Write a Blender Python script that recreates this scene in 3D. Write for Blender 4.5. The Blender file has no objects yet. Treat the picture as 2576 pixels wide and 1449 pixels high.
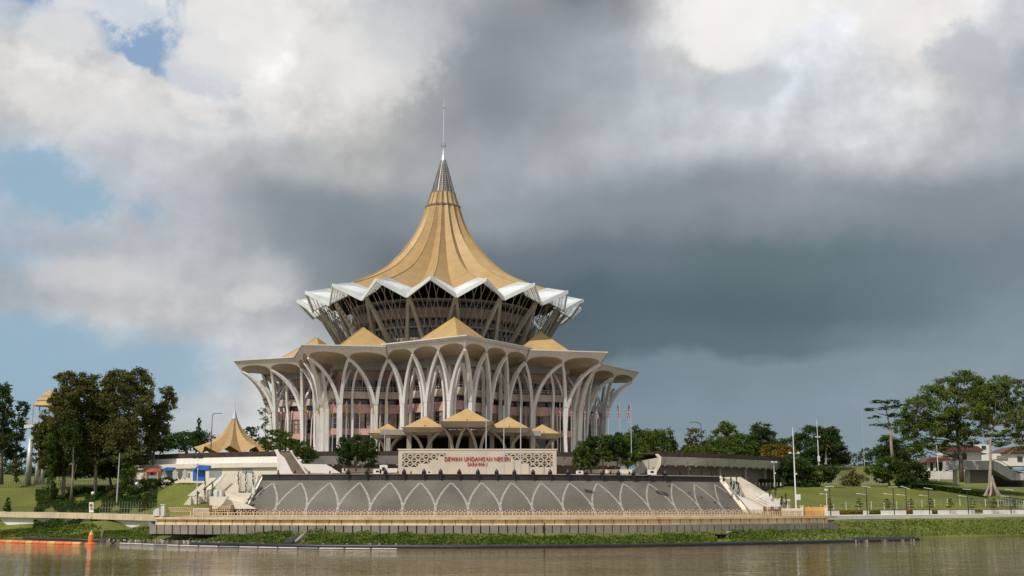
import bpy, math, random
import numpy as np
from mathutils import Vector
R_=math.radians
random.seed(7); RNG=np.random.default_rng(7)
C=bpy.context.scene.collection
sc=bpy.context.scene
# ------------------------------------------------------------ camera helpers
TH=R_(10.4); F=2944.0; CX=1288.0; CY=724.5; CAMZ=7.0
sT,cT=math.sin(TH),math.cos(TH)
def P(px,py,Y):
    u=(px-CX)/F; v=(CY-py)/F; dy=cT-v*sT; dz=sT+v*cT
    return Vector((u*Y/dy,Y,CAMZ+dz/dy*Y))
def PZ(px,py,z):
    u=(px-CX)/F; v=(CY-py)/F; dy=cT-v*sT; dz=sT+v*cT
    return P(px,py,(z-CAMZ)*dy/dz)
AX,AY=-22.2,365.0
def pol(R,ph,z):
    a=R_(ph); return Vector((AX+R*math.sin(a),AY-R*math.cos(a),z))
# ------------------------------------------------------------ materials
def nt(name):
    m=bpy.data.materials.new(name); m.use_nodes=True
    n=m.node_tree; n.nodes.clear()
    o=n.nodes.new('ShaderNodeOutputMaterial'); return m,n,o
def N(n,t,**k):
    x=n.nodes.new(t)
    for a,b in k.items():
        if a[0]=='_': x.inputs[a[1:]].default_value=b
        else: setattr(x,a,b)
    return x
def ramp(n,stops,interp='LINEAR'):
    r=n.nodes.new('ShaderNodeValToRGB'); cr=r.color_ramp; cr.interpolation=interp
    while len(cr.elements)<len(stops): cr.elements.new(0.5)
    for e,(p,c) in zip(cr.elements,stops): e.position=p; e.color=(*c,1)
    return r
def c_mul(c,k): return tuple(max(0,min(1,x*k)) for x in c)
def mat(name,col,rough=.7,var=.15,scale=.6,metal=0,streak=0,bump=0,bscale=8,dirt=None,spec=.4,fine=0):
    m,n,o=nt(name); L=n.links.new
    b=N(n,'ShaderNodeBsdfPrincipled'); b.inputs['Roughness'].default_value=rough
    b.inputs['Metallic'].default_value=metal
    b.inputs['Specular IOR Level'].default_value=spec
    g=N(n,'ShaderNodeNewGeometry')
    t=N(n,'ShaderNodeTexNoise'); t.inputs['Scale'].default_value=scale; t.inputs['Detail'].default_value=6
    L(g.outputs['Position'],t.inputs['Vector'])
    r=ramp(n,[(.3,c_mul(col,1-var)),(.7,c_mul(col,1+var*.6))]); L(t.outputs['Fac'],r.inputs['Fac'])
    out=r.outputs['Color']
    if streak:
        mp=N(n,'ShaderNodeMapping'); mp.inputs['Scale'].default_value=(1.6,1.6,.12)
        L(g.outputs['Position'],mp.inputs['Vector'])
        t2=N(n,'ShaderNodeTexNoise'); t2.inputs['Scale'].default_value=1.3; t2.inputs['Detail'].default_value=5
        L(mp.outputs['Vector'],t2.inputs['Vector'])
        d=dirt or c_mul(col,.35)
        r2=ramp(n,[(.52,(0,0,0)),(.75,(streak,)*3)]); L(t2.outputs['Fac'],r2.inputs['Fac'])
        mx=N(n,'ShaderNodeMix',data_type='RGBA'); mx.inputs[7].default_value=(*d,1)
        L(r2.outputs['Color'],mx.inputs[0]); L(out,mx.inputs[6]); out=mx.outputs[2]
    if fine:
        t3=N(n,'ShaderNodeTexNoise'); t3.inputs['Scale'].default_value=fine; t3.inputs['Detail'].default_value=3
        L(g.outputs['Position'],t3.inputs['Vector'])
        r3=ramp(n,[(.35,(.72,.72,.72)),(.65,(1,1,1))]); L(t3.outputs['Fac'],r3.inputs['Fac'])
        mx=N(n,'ShaderNodeMix',data_type='RGBA',blend_type='MULTIPLY'); mx.inputs[0].default_value=1
        L(out,mx.inputs[6]); L(r3.outputs['Color'],mx.inputs[7]); out=mx.outputs[2]
    L(out,b.inputs['Base Color'])
    if bump:
        t4=N(n,'ShaderNodeTexNoise'); t4.inputs['Scale'].default_value=bscale; t4.inputs['Detail'].default_value=4
        L(g.outputs['Position'],t4.inputs['Vector'])
        bp=N(n,'ShaderNodeBump'); bp.inputs['Strength'].default_value=bump; bp.inputs['Distance'].default_value=.15
        L(t4.outputs['Fac'],bp.inputs['Height']); L(bp.outputs['Normal'],b.inputs['Normal'])
    L(b.outputs[0],o.inputs[0]); return m
def leafmat(name,c1,c2,c3=None,nscale=.25):
    m,n,o=nt(name); L=n.links.new
    g=N(n,'ShaderNodeNewGeometry')
    t=N(n,'ShaderNodeTexNoise'); t.inputs['Scale'].default_value=nscale; t.inputs['Detail'].default_value=3
    L(g.outputs['Position'],t.inputs['Vector'])
    ad=N(n,'ShaderNodeMath',operation='ADD'); mu=N(n,'ShaderNodeMath',operation='MULTIPLY'); mu.inputs[1].default_value=.45
    L(g.outputs['Random Per Island'],mu.inputs[0]); L(mu.outputs[0],ad.inputs[0]); L(t.outputs['Fac'],ad.inputs[1])
    st=[(.45,c1),(.85,c2)]
    if c3: st.append((.97,c3))
    r=ramp(n,st); L(ad.outputs[0],r.inputs['Fac'])
    d=N(n,'ShaderNodeBsdfDiffuse'); tr=N(n,'ShaderNodeBsdfTranslucent'); ms=N(n,'ShaderNodeMixShader'); ms.inputs[0].default_value=.3
    L(r.outputs['Color'],d.inputs['Color']); L(r.outputs['Color'],tr.inputs['Color'])
    L(d.outputs[0],ms.inputs[1]); L(tr.outputs[0],ms.inputs[2]); L(ms.outputs[0],o.inputs[0]); return m
M={}
def goldmat(name,col,period,var=.12,metal=.25,rough=.42):
    m=mat(name,col,rough,var,.35,metal=metal,streak=.3,dirt=c_mul(col,.5)); n=m.node_tree; L=n.links.new
    b=[x for x in n.nodes if x.type=='BSDF_PRINCIPLED'][0]
    src=b.inputs['Base Color'].links[0].from_socket
    g=N(n,'ShaderNodeNewGeometry'); w=N(n,'ShaderNodeTexWave',wave_type='BANDS',bands_direction='Z'); w.inputs['Scale'].default_value=period
    w.inputs['Distortion'].default_value=.3
    L(g.outputs['Position'],w.inputs['Vector'])
    r=ramp(n,[(0,(.82,.82,.82)),(.35,(1,1,1))]); L(w.outputs['Fac'],r.inputs['Fac'])
    mx=N(n,'ShaderNodeMix',data_type='RGBA',blend_type='MULTIPLY'); mx.inputs[0].default_value=1
    L(src,mx.inputs[6]); L(r.outputs['Color'],mx.inputs[7]); L(mx.outputs[2],b.inputs['Base Color'])
    return m
M['gold']=goldmat('gold_shingle',(.43,.29,.13),1.3,metal=.08,rough=.55)
M['gold_flat']=goldmat('gold_plate',(.48,.315,.13),1.6,metal=.05,rough=.6)
M['white_metal']=mat('white_metal',(.63,.66,.655),.45,.1,.3,streak=.25,dirt=(.35,.36,.34))
M['concrete']=mat('pale_concrete',(.69,.68,.655),.75,.12,.25,streak=.35,dirt=(.28,.26,.22))
M['fascia']=mat('fascia_concrete',(.63,.605,.555),.75,.12,.2,streak=.3,dirt=(.25,.23,.2))
M['soffit']=mat('soffit_plaster',(.42,.35,.25),.85,.15,.2)
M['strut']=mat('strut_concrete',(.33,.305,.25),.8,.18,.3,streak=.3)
M['brace']=mat('brace_steel',(.30,.27,.22),.6,.1)
M['pink']=mat('pink_granite',(.66,.40,.355),.6,.2,.5,fine=3)
M['panel_tan']=mat('tan_panel',(.50,.37,.28),.7,.25,.4,streak=.3)
M['greywall']=mat('grey_render',(.33,.325,.31),.8,.2,.2,streak=.4)
M['balcony']=mat('balcony_concrete',(.60,.53,.44),.75,.15,.3,streak=.4)
M['glass']=mat('tinted_glass',(.028,.027,.026),.12,.4,.8,spec=.7)
M['glass_tan']=mat('curtained_glass',(.36,.28,.20),.3,.6,.45,spec=.5)
M['dark']=mat('dark_void',(.025,.022,.02),.9)
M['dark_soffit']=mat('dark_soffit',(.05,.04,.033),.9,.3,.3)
M['frame']=mat('window_frame',(.25,.22,.19),.5)
M['rail']=mat('rail_white',(.6,.58,.53),.5)
M['steel']=mat('grey_steel',(.30,.29,.27),.45,.2,.5,metal=.4)
M['silver']=mat('silver_steel',(.62,.64,.65),.3,.05,metal=.6)
M['pole_grey']=mat('galvanised_pole',(.48,.5,.5),.45,.1,metal=.3)
M['black']=mat('black_paint',(.025,.025,.028),.5)
M['sign']=mat('sign_stone',(.56,.49,.40),.8,.08,.3,streak=.15)
M['red_letter']=mat('red_letter',(.36,.02,.022),.45,.05)
M['slope']=mat('slope_pebble_paving',(.165,.15,.125),.9,.3,.12,fine=7,streak=.28,dirt=(.10,.09,.078))
M['dash']=mat('white_stone_set',(.56,.54,.48),.8,.15,1.5)
M['band']=mat('black_stone_band',(.028,.026,.027),.5,.3,.4)
M['cream']=mat('cream_plaster',(.74,.66,.55),.8,.1,.2,streak=.3,dirt=(.45,.37,.28))
M['white']=mat('white_plaster',(.74,.71,.66),.8,.08,.2,streak=.35,dirt=(.4,.36,.3))
M['cream_rust']=mat('rust_streaked_cream',(.60,.49,.31),.8,.15,.3,streak=.75,dirt=(.42,.2,.07))
M['plate']=mat('weathered_concrete_plate',(.30,.275,.235),.85,.22,.3,streak=.5,dirt=(.14,.12,.09))
M['joint']=mat('dark_joint',(.03,.027,.022),.9)
M['hedge_dark']=mat('dried_vine_parapet',(.055,.035,.027),.95,.5,1.2,bump=1,bscale=5)
M['podium_band']=mat('podium_band_concrete',(.46,.45,.43),.8,.12,.2,streak=.6,dirt=(.1,.09,.08))
M['podium_wall']=mat('podium_wall_brown',(.23,.20,.18),.85,.15,.2,streak=.2)
M['pave']=mat('promenade_paving',(.42,.33,.25),.85,.15,.3)
M['lawn']=mat('lawn',(.135,.15,.019),.95,.3,.08,fine=1.5)
M['brown_fence']=mat('rusty_brown_paint',(.22,.10,.06),.7,.3,1)
M['cream_fence']=mat('cream_iron_paint',(.62,.46,.27),.7,.2,.6)
M['yellow_board']=mat('yellow_hoarding',(.72,.40,.075),.6,.15,.6)
M['blue_tarp']=mat('blue_tarpaulin',(.03,.14,.5),.5,.25,.8)
M['orange']=mat('orange_plastic',(.72,.17,.035),.45,.15,.8)
M['orange_y']=mat('faded_orange_plastic',(.75,.36,.10),.45,.15,.8)
M['red_tent']=mat('red_canvas',(.6,.1,.05),.7)
M['rubber']=mat('black_rubber',(.02,.022,.026),.45,.4,.7)
M['white_boom']=mat('white_boom',(.6,.58,.58),.5)
M['litter']=mat('litter',(.30,.28,.25),.8,.9,1.2)
M['red_tile']=mat('red_roof_tile',(.14,.055,.045),.8,.25,1)
M['bark']=mat('tree_bark',(.16,.13,.10),.9,.3,1.2,streak=.4)
M['bark_pale']=mat('pale_bark',(.36,.30,.24),.9,.3,.8,streak=.5,dirt=(.12,.09,.07))
M['door_grey']=mat('grey_shutter',(.26,.29,.31),.6)
M['stair']=mat('stair_stone',(.20,.155,.115),.85,.2,.6)
M['lampwhite']=mat('lamp_head_white',(.75,.75,.75),.4)
M['flag_y']=mat('flag_yellow',(.5,.4,.06),.8); M['flag_r']=mat('flag_red',(.28,.04,.05),.8)
M['flag_w']=mat('flag_white',(.7,.7,.7),.8); M['flag_b']=mat('flag_blue',(.015,.02,.12),.8); M['flag_k']=mat('flag_black',(.02,.02,.02),.8)
M['lf_euc']=leafmat('eucalyptus_leaves',(.035,.050,.016),(.145,.155,.045),(.21,.18,.06),.16)
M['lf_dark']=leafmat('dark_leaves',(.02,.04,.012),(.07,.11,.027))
M['lf_mid']=leafmat('green_leaves',(.03,.058,.013),(.10,.145,.03))
M['lf_bright']=leafmat('bright_leaves',(.05,.085,.014),(.17,.20,.035))
M['lf_orange']=leafmat('flowering_leaves',(.05,.07,.015),(.19,.15,.025),(.35,.11,.03),.35)
M['lf_far']=leafmat('distant_leaves',(.025,.05,.018),(.06,.10,.03))
M['lf_rain']=leafmat('rain_tree_leaves',(.04,.068,.016),(.14,.19,.04),(.19,.20,.05),.2)
M['lf_bank']=leafmat('bank_leaves',(.035,.07,.013),(.13,.18,.03),(.20,.20,.05),.3)
M['lf_olive']=leafmat('olive_leaves',(.06,.055,.02),(.14,.12,.04))
# ------------------------------------------------------------ object helpers
WL={}
def tag(o,label=None,cat=None,group=None,kind=None):
    if label: o['label']=label
    if cat: o['category']=cat
    if group: o['group']=group
    if kind: o['kind']=kind
    return o
def thing(name,label,cat,loc=(0,0,0),group=None,rz=0):
    o=bpy.data.objects.new(name,None); C.objects.link(o); o.empty_display_size=.5
    o.location=loc; o.rotation_euler=(0,0,rz); WL[o.name]=Vector(loc) if not rz else Vector(loc)
    return tag(o,label,cat,group)
class MB:
    def __init__(s): s.v=[]; s.f=[]; s.m=[]; s.sm=False
    def add(s,vs,fs,mi=0):
        b=len(s.v); s.v+= [tuple(x) for x in vs]; s.f+=[tuple(i+b for i in f) for f in fs]; s.m+=[mi]*len(fs); return s
    def quad(s,a,b,c,d,mi=0): return s.add([a,b,c,d],[(0,1,2,3)],mi)
    def poly(s,pts,mi=0): return s.add(pts,[tuple(range(len(pts)))],mi)
    def box(s,c,sz,rz=0,mi=0):
        x,y,z=sz[0]/2,sz[1]/2,sz[2]/2; ca,sa=math.cos(rz),math.sin(rz); vs=[]
        for dz in (-z,z):
            for dx,dy in ((-x,-y),(x,-y),(x,y),(-x,y)): vs.append((c[0]+dx*ca-dy*sa,c[1]+dx*sa+dy*ca,c[2]+dz))
        return s.add(vs,[(0,3,2,1),(4,5,6,7),(0,1,5,4),(1,2,6,5),(2,3,7,6),(3,0,4,7)],mi)
    def sweep(s,pts,ws,ds,side,mi=0,cap=True):
        """rectangular section swept along pts; side=direction of the width"""
        vs=[]; n=len(pts); side=Vector(side).normalized()
        for i,p in enumerate(pts):
            t=(pts[min(i+1,n-1)]-pts[max(i-1,0)]).normalized()
            sd=(side-t*side.dot(t)).normalized(); nn=t.cross(sd).normalized()
            w=(ws[i] if isinstance(ws,(list,tuple)) else ws)/2; d=(ds[i] if isinstance(ds,(list,tuple)) else ds)/2
            for a,b in ((-1,-1),(1,-1),(1,1),(-1,1)): vs.append(p+sd*w*a+nn*d*b)
        fs=[]
        for i in range(n-1):
            for k in range(4): fs.append((i*4+k,i*4+(k+1)%4,i*4+4+(k+1)%4,i*4+4+k))
        if cap: fs+=[(0,3,2,1),tuple(4*(n-1)+k for k in range(4))]
        return s.add(vs,fs,mi)
    def beam(s,a,b,w,d=None,mi=0):
        a,b=Vector(a),Vector(b); t=(b-a).normalized()
        sd=Vector((0,0,1)).cross(t)
        if sd.length<.05: sd=Vector((1,0,0))
        return s.sweep([a,b],w,d or w,sd,mi)
    def tube(s,pts,rs,n=8,mi=0,cap=True):
        vs=[]; L=len(pts); pts=[Vector(p) for p in pts]; prev=None
        for i,p in enumerate(pts):
            t=(pts[min(i+1,L-1)]-pts[max(i-1,0)]).normalized()
            if prev is None:
                a=Vector((1,0,0)) if abs(t.x)<.9 else Vector((0,1,0))
            else: a=prev
            a=(a-t*a.dot(t)).normalized(); prev=a; b=t.cross(a)
            r=rs[i] if isinstance(rs,(list,tuple)) else rs
            for k in range(n):
                q=2*math.pi*k/n; vs.append(p+a*r*math.cos(q)+b*r*math.sin(q))
        fs=[]
        for i in range(L-1):
            for k in range(n): fs.append((i*n+k,i*n+(k+1)%n,(i+1)*n+(k+1)%n,(i+1)*n+k))
        if cap: fs+=[tuple(reversed(range(n))),tuple((L-1)*n+k for k in range(n))]
        return s.add(vs,fs,mi)
    def lathe(s,c,prof,n=16,mi=0):
        vs=[]; fs=[]
        for r,z in prof:
            for k in range(n):
                q=2*math.pi*k/n; vs.append((c[0]+r*math.cos(q),c[1]+r*math.sin(q),c[2]+z))
        for i in range(len(prof)-1):
            for k in range(n): fs.append((i*n+k,i*n+(k+1)%n,(i+1)*n+(k+1)%n,(i+1)*n+k))
        return s.add(vs,fs,mi)
    def prism(s,pts,vec,mi=0):
        n=len(pts); vec=Vector(vec); vs=[Vector(p) for p in pts]+[Vector(p)+vec for p in pts]
        fs=[tuple(range(n)),tuple(reversed(range(n,2*n)))]+[(i,i+n,(i+1)%n+n,(i+1)%n) for i in range(n)]
        return s.add(vs,fs,mi)
    def pxslab(s,poly,Y,depth,mi=0): return s.prism([P(x,y,Y) for x,y in poly],(0,depth,0),mi)
    def build(s,name,m,parent=None,loc=None,smooth=None):
        org=WL.get(parent.name,Vector((0,0,0))) if parent is not None else Vector(loc if loc is not None else (0,0,0))
        me=bpy.data.meshes.new(name); me.from_pydata([(x-org.x,y-org.y,z-org.z) for x,y,z in s.v],[],s.f)
        for mm in (m if isinstance(m,(list,tuple)) else [m]): me.materials.append(mm)
        if any(s.m): me.polygons.foreach_set('material_index',s.m)
        if smooth or s.sm: me.polygons.foreach_set('use_smooth',[True]*len(s.f))
        o=bpy.data.objects.new(name,me); C.objects.link(o)
        if parent is not None: o.parent=parent
        else: o.location=org
        WL[o.name]=org.copy()
        return o
def solo(mb,name,m,label,cat,loc=None,group=None,kind=None,smooth=None):
    if loc is None:
        a=np.array(mb.v); loc=(a[:,0].mean(),a[:,1].mean(),a[:,2].min())
    o=mb.build(name,m,None,loc,smooth)
    if kind: o['kind']=kind
    return tag(o,label,cat,group)
def copy_tree(o,parent=None):
    c=o.copy(); C.objects.link(c); c.parent=parent
    for ch in list(o.children): copy_tree(ch,c)
    return c
def arc(R,z,p0,p1,step=1.5):
    n=max(2,int(abs(p1-p0)/step)+1); return [pol(R,p0+(p1-p0)*i/(n-1),z) for i in range(n)]
def arcband(mb,prof,p0,p1,step=1.5,mi=0,close=False,caps=True):
    """profile [(R,z)..] revolved round the building axis between two bearings"""
    n=max(2,int(abs(p1-p0)/step)+1); k=len(prof); vs=[]
    for i in range(n):
        ph=p0+(p1-p0)*i/(n-1)
        for R,z in prof: vs.append(pol(R,ph,z))
    fs=[]
    for i in range(n-1):
        for j in range(k if close else k-1): fs.append((i*k+j,(i+1)*k+j,(i+1)*k+(j+1)%k,i*k+(j+1)%k))
    if close and caps: fs+=[tuple(range(k)),tuple(reversed([(n-1)*k+j for j in range(k)]))]
    return mb.add(vs,fs,mi)
# ------------------------------------------------------------ terrain
TAB=[ # (px column, [(Y,z)...])
(-900,[(150,-3),(262,-1),(272,1.5),(290,4),(330,10),(420,14),(600,20),(2000,24)]),
(0,[(235,-2),(247,0),(259,1.6),(262.5,1.9),(264,4.3),(270,4.8),(285,8.2),(300,11.6),(330,12.6),(400,16.5),(600,20),(2000,24)]),
(330,[(215,-2),(229,0),(238,1.6),(240.5,1.9),(243,4.3),(250,4.7),(270,7.2),(290,10.2),(300,11.3),(400,14),(600,20),(2000,24)]),
(440,[(206,-2),(224,0),(231,1.3),(233,1.6),(236,4.1),(240,5.6),(262,11.4),(290,11.7),(400,12),(600,18),(2000,24)]),
(640,[(196,-2),(208,0),(219,1.2),(222,1.35),(231,4.1),(243,6),(262,11.2),(290,11.7),(400,12),(600,18),(2000,24)]),
(680,[(195,-2),(206,0),(215,1.3),(219,1.4),(224,4.1),(245,4.1),(262,4.2),(290,7),(400,12),(600,18),(2000,24)]),
(1150,[(186,-2),(197,0),(211,1.3),(215,1.4),(220,4.1),(250,4.1),(262,4.2),(290,7),(400,12),(600,18),(2000,24)]),
(1500,[(188,-2),(199,0),(213,1.3),(218,1.4),(223,4.1),(250,4.1),(262,4.2),(290,7),(400,12),(600,18),(2000,24)]),
(1870,[(197,-2),(212,0),(226,1.4),(231,1.5),(236,4.1),(257,4.2),(275,4.6),(290,9),(400,12),(600,18),(2000,24)]),
(1960,[(203,-2),(218,0),(232,1.7),(236,2.0),(245,4.0),(262,4.4),(270,5.4),(290,9.5),(304,11.2),(400,13),(600,18),(2000,24)]),
(2070,[(212,-2),(226,0),(238,2.1),(247,3.3),(249,3.6),(264,4.5),(280,7.5),(300,10.9),(335,12.4),(380,18.6),(420,19.4),(700,20),(2000,24)]),
(2300,[(230,-2),(246,0),(255,2.0),(266,3.3),(268,3.6),(280,4.6),(296,8.0),(312,11.0),(345,12.6),(385,18.8),(420,19.6),(700,20),(2000,24)]),
(2576,[(252,-2),(266,0),(276,2.0),(288,3.4),(290,3.7),(300,4.6),(320,7.5),(340,9.3),(370,12.0),(400,16.0),(440,17),(700,20),(2000,24)]),
(3500,[(300,-2),(312,0),(325,2.4),(340,4),(360,7),(400,12),(600,18),(2000,24)]),
]
def terr(x,y):
    px=CX+x/max(y,1)*F*1.015
    px=min(max(px,TAB[0][0]),TAB[-1][0])
    for i in range(len(TAB)-1):
        if px<=TAB[i+1][0]: break
    a,b=TAB[i],TAB[i+1]; t=(px-a[0])/(b[0]-a[0])
    def f(tb):
        return float(np.interp(y,[q[0] for q in tb],[q[1] for q in tb]))
    z=f(a[1])*(1-t)+f(b[1])*t
    rr=math.hypot(x-AX,AY-y); ph=math.degrees(math.atan2(x-AX,AY-y))
    if -18.2<ph<37.5:
        if rr>144.4: z=min(z,1.45-(rr-150)*.085)
        elif rr>122: z=min(z,4.1)
    if -15.7<ph<37.3 and 60<rr<=122: z=min(z,4.1)
    return z
mb=MB(); pxs=[-2600,-1900,-1300,-900]+list(range(-800,3500,25))+[3800,4400,5200]
ys=list(np.arange(182,310,2.0))+list(np.arange(310,460,8.0))+[480,520,580,660,800,1000,1400,2000,3500,6000]
vs=[]
for px in pxs:
    u=(px-CX)/F/1.015
    for y in ys: vs.append((u*y,y,terr(u*y,y)))
ny=len(ys)
fs=[(i*ny+j,(i+1)*ny+j,(i+1)*ny+j+1,i*ny+j+1) for i in range(len(pxs)-1) for j in range(ny-1)]
mb.add(vs,fs); g=mb.build('ground',M['lawn'],smooth=True); g['kind']='structure'
# river
m,n,o=nt('river_water'); L=n.links.new
b=N(n,'ShaderNodeBsdfPrincipled'); b.inputs['Base Color'].default_value=(.13,.085,.035,1); b.inputs['Roughness'].default_value=.03; b.inputs['Specular Tint'].default_value=(1,.86,.62,1); b.inputs['IOR'].default_value=1.33
gg=N(n,'ShaderNodeNewGeometry')
def wn(sx,sy,sc_,det,strength,dist,prev=None):
    mp=N(n,'ShaderNodeMapping'); mp.inputs['Scale'].default_value=(sx,sy,1); L(gg.outputs['Position'],mp.inputs['Vector'])
    t=N(n,'ShaderNodeTexNoise'); t.inputs['Scale'].default_value=sc_; t.inputs['Detail'].default_value=det; L(mp.outputs['Vector'],t.inputs['Vector'])
    bp=N(n,'ShaderNodeBump'); bp.inputs['Strength'].default_value=strength; bp.inputs['Distance'].default_value=dist
    L(t.outputs['Fac'],bp.inputs['Height'])
    if prev: L(prev.outputs['Normal'],bp.inputs['Normal'])
    return bp
b1=wn(.5,1.6,1.0,3,.5,.035); b2=wn(.12,.7,1.0,3,.7,.12,b1)
mpz=N(n,'ShaderNodeMapping'); mpz.inputs['Scale'].default_value=(.012,.05,1); L(gg.outputs['Position'],mpz.inputs['Vector'])
tz=N(n,'ShaderNodeTexNoise'); tz.inputs['Scale'].default_value=1.0; tz.inputs['Detail'].default_value=3; L(mpz.outputs['Vector'],tz.inputs['Vector'])
rz_=ramp(n,[(.38,(.35,.35,.35)),(.62,(1,1,1))]); L(tz.outputs['Fac'],rz_.inputs['Fac']); L(rz_.outputs['Color'],b2.inputs['Strength']); L(rz_.outputs['Color'],b1.inputs['Strength'])
L(b2.outputs['Normal'],b.inputs['Normal']); L(b.outputs[0],o.inputs[0]); M['water']=m
mb=MB(); mb.quad((-900,-300,0),(900,-300,0),(900,380,0),(-900,380,0)); w=mb.build('river_water',m); w['kind']='structure'
# ------------------------------------------------------------ the assembly building
BL=(AX,AY,18.3)
bd=thing('assembly_building','nine-pointed parliament hall under a soaring golden tent roof with spire','government building',BL)
VT=[(8.7,69.3),(31.5,51.8),(51.5,62.5),(76,50.5),(101,64.5),(118,53),(136,63),(155,53),(174,63),(193,53),(212,63),(231,53),(250,63),(269,52),(287.5,63.5),(304.5,49.5),(328.4,64.5),(346.9,52.8)]
BAYS=[3]+[2]*16+[3]
def vtx(d,j,z):
    j%=18; ph,r=VT[j]; return pol(r-d*(1 if j%2==0 else .85),ph,z)
NODES=[(j,k/BAYS[j]) for j in range(18) for k in range(BAYS[j])]; NN=len(NODES)
def S(d,s,z):
    i=int(math.floor(s)); f=s-i
    def nd(q):
        j,t=NODES[q%NN]; return vtx(d,j,z).lerp(vtx(d,j+1,z),t)
    return nd(i) if f<1e-6 else nd(i).lerp(nd(i+1),f)
def bearing(p): return math.degrees(math.atan2(p.x-AX,AY-p.y))
ZB,ZN,ZT,ZC=18.3,45.1,48.4,46.95
FR=(17,0)
def zr_(j): return .6 if j in FR else 0.0
# roof deck + parapet
mb=MB()
ring=[vtx(0.3,j,ZT-.1) for j in range(18)]; cpt=Vector((AX,AY,ZT-.1))
for j in range(18): mb.poly([cpt,ring[j],ring[(j+1)%18]])
mb.build('roof_deck',M['greywall'],bd)
for j in range(18):
    mb=MB(); nb=BAYS[j]; seg=12
    s0=sum(BAYS[:j]); dz_=Vector((0,0,zr_(j)))
    ex=lambda t: (t*1.05 if j==0 else t*1.05-.05) if j in FR else t
    top=[];bot=[];tin=[]
    for k in range(nb*seg+1):
        s=s0+k/seg; f=(k%seg)/seg; zz=ZN+(ZC-ZN)*math.sqrt(max(0,1-(2*f-1)**2))**.8
        d=2.7*(ZT-zz)/(ZT-ZN)
        t=k/(nb*seg); te=ex(t)
        top.append(vtx(0,j,ZT).lerp(vtx(0,j+1,ZT),te)+dz_); bot.append(vtx(d,j,zz).lerp(vtx(d,j+1,zz),t)+dz_)
        tin.append(vtx(.6 if not zr_(j) else 8,j,ZT).lerp(vtx(.6 if not zr_(j) else 8,j+1,ZT),te)+dz_)
    if j==0: mb.poly([top[-1],bot[-1],bot[-1]-dz_,tin[-1]-dz_,tin[-1]])
    if j==17: mb.poly([top[0],bot[0],bot[0]-dz_,tin[0]-dz_,tin[0]])
    for k in range(len(top)-1):
        mb.quad(bot[k],bot[k+1],top[k+1],top[k]); mb.quad(top[k],top[k+1],tin[k+1],tin[k])
    o=mb.build('fascia',M['fascia'],bd)
    e=MB(); a,b_=vtx(-.12,j,ZT+.12),vtx(-.12,j+1,ZT+.12); a,b_=a.lerp(b_,ex(0))+dz_,a.lerp(b_,ex(1))+dz_; e.beam(a,b_,.35,.3); e.build('eave_trim',M['fascia'],o)
    # shells
    mb=MB(); rows=6; gr=[]
    for k in range(nb*seg+1):
        f=(k%seg)/seg; h=math.sqrt(max(0,1-(2*f-1)**2))**.8; t=k/(nb*seg); col=[]
        for r in range(rows+1):
            q=r/rows; zz=ZN+(ZC-ZN)*h*(1-.45*q)-.5*q; d0=2.7*(ZT-(ZN+(ZC-ZN)*h))/(ZT-ZN); d=d0+(14.6-d0)*q
            col.append(vtx(d,j,zz).lerp(vtx(d,j+1,zz),t)+dz_*(1-q))
        gr.append(col)
    for k in range(len(gr)-1):
        for r in range(rows): mb.quad(gr[k][r],gr[k][r+1],gr[k+1][r+1],gr[k+1][r])
    mb.build('shell_soffit',M['soffit'],bd,smooth=False)
def bez(a,b,c,n=9): return [a*(1-t)**2+b*2*t*(1-t)+c*t*t for t in [i/(n-1) for i in range(n)]]
for i in range(NN):
    # outer tulip column standing between node i and node i+1
    c0=S(9,i+.5,ZB); side=(S(9,i+.8,0)-S(9,i+.2,0)).normalized(); seen=abs(bearing(c0))<125
    mb=MB()
    sh=S(8.6,i+.5,34.5); mb.sweep([c0,S(9.2,i+.5,26),sh],[1.0,.92,1.25],[1.4,1.2,1.2],side)
    for q,sg in ((i,-1),(i+1,1)):
        jj=NODES[q%NN]; up_=.6 if (jj[0]==17 and jj[1]>0) or jj[0]==0 else 0
        e=S(2.7,q,ZN+.2+up_); st=S(8.6,i+.5+.03*sg,33.5); ctl=S(7.0,i+.5+.14*sg,42.0)
        pts=bez(st,ctl,e); nq=len(pts); mb.sweep(pts,[.92-.3*k/(nq-1) for k in range(nq)],[1.25-.5*k/(nq-1) for k in range(nq)],side)
    e=S(14.2,i+.5,ZN-1.2); mb.sweep(bez(S(9.2,i+.5,34),S(10,i+.5,40),e,6),[.6]*6,[.6]*6,side)
    o=mb.build('tulip_column',M['concrete'],bd)
    # inner pointed arch under node i
    j,t=NODES[i]
    mb=MB(); corner=(t==0)
    for sg in (-1,1):
        s0=i+.29*sg; sd=(S(12,i+.3*sg+.05,0)-S(12,i+.3*sg-.05,0))
        foot=S(11.6,s0,ZB); k1=S(11.2,s0,32.5); ap=S(8.4,i+.012*sg,42.9); ctl=S(9.8,i+.26*sg,39)
        mb.sweep([foot,S(11.4,s0,26),k1],[.62]*3,[.8]*3,sd)
        mb.sweep(bez(k1,ctl,ap,8),[.62]*8,[.8]*8,sd)
    mb.build('pointed_arch',M['concrete'],bd)
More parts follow.
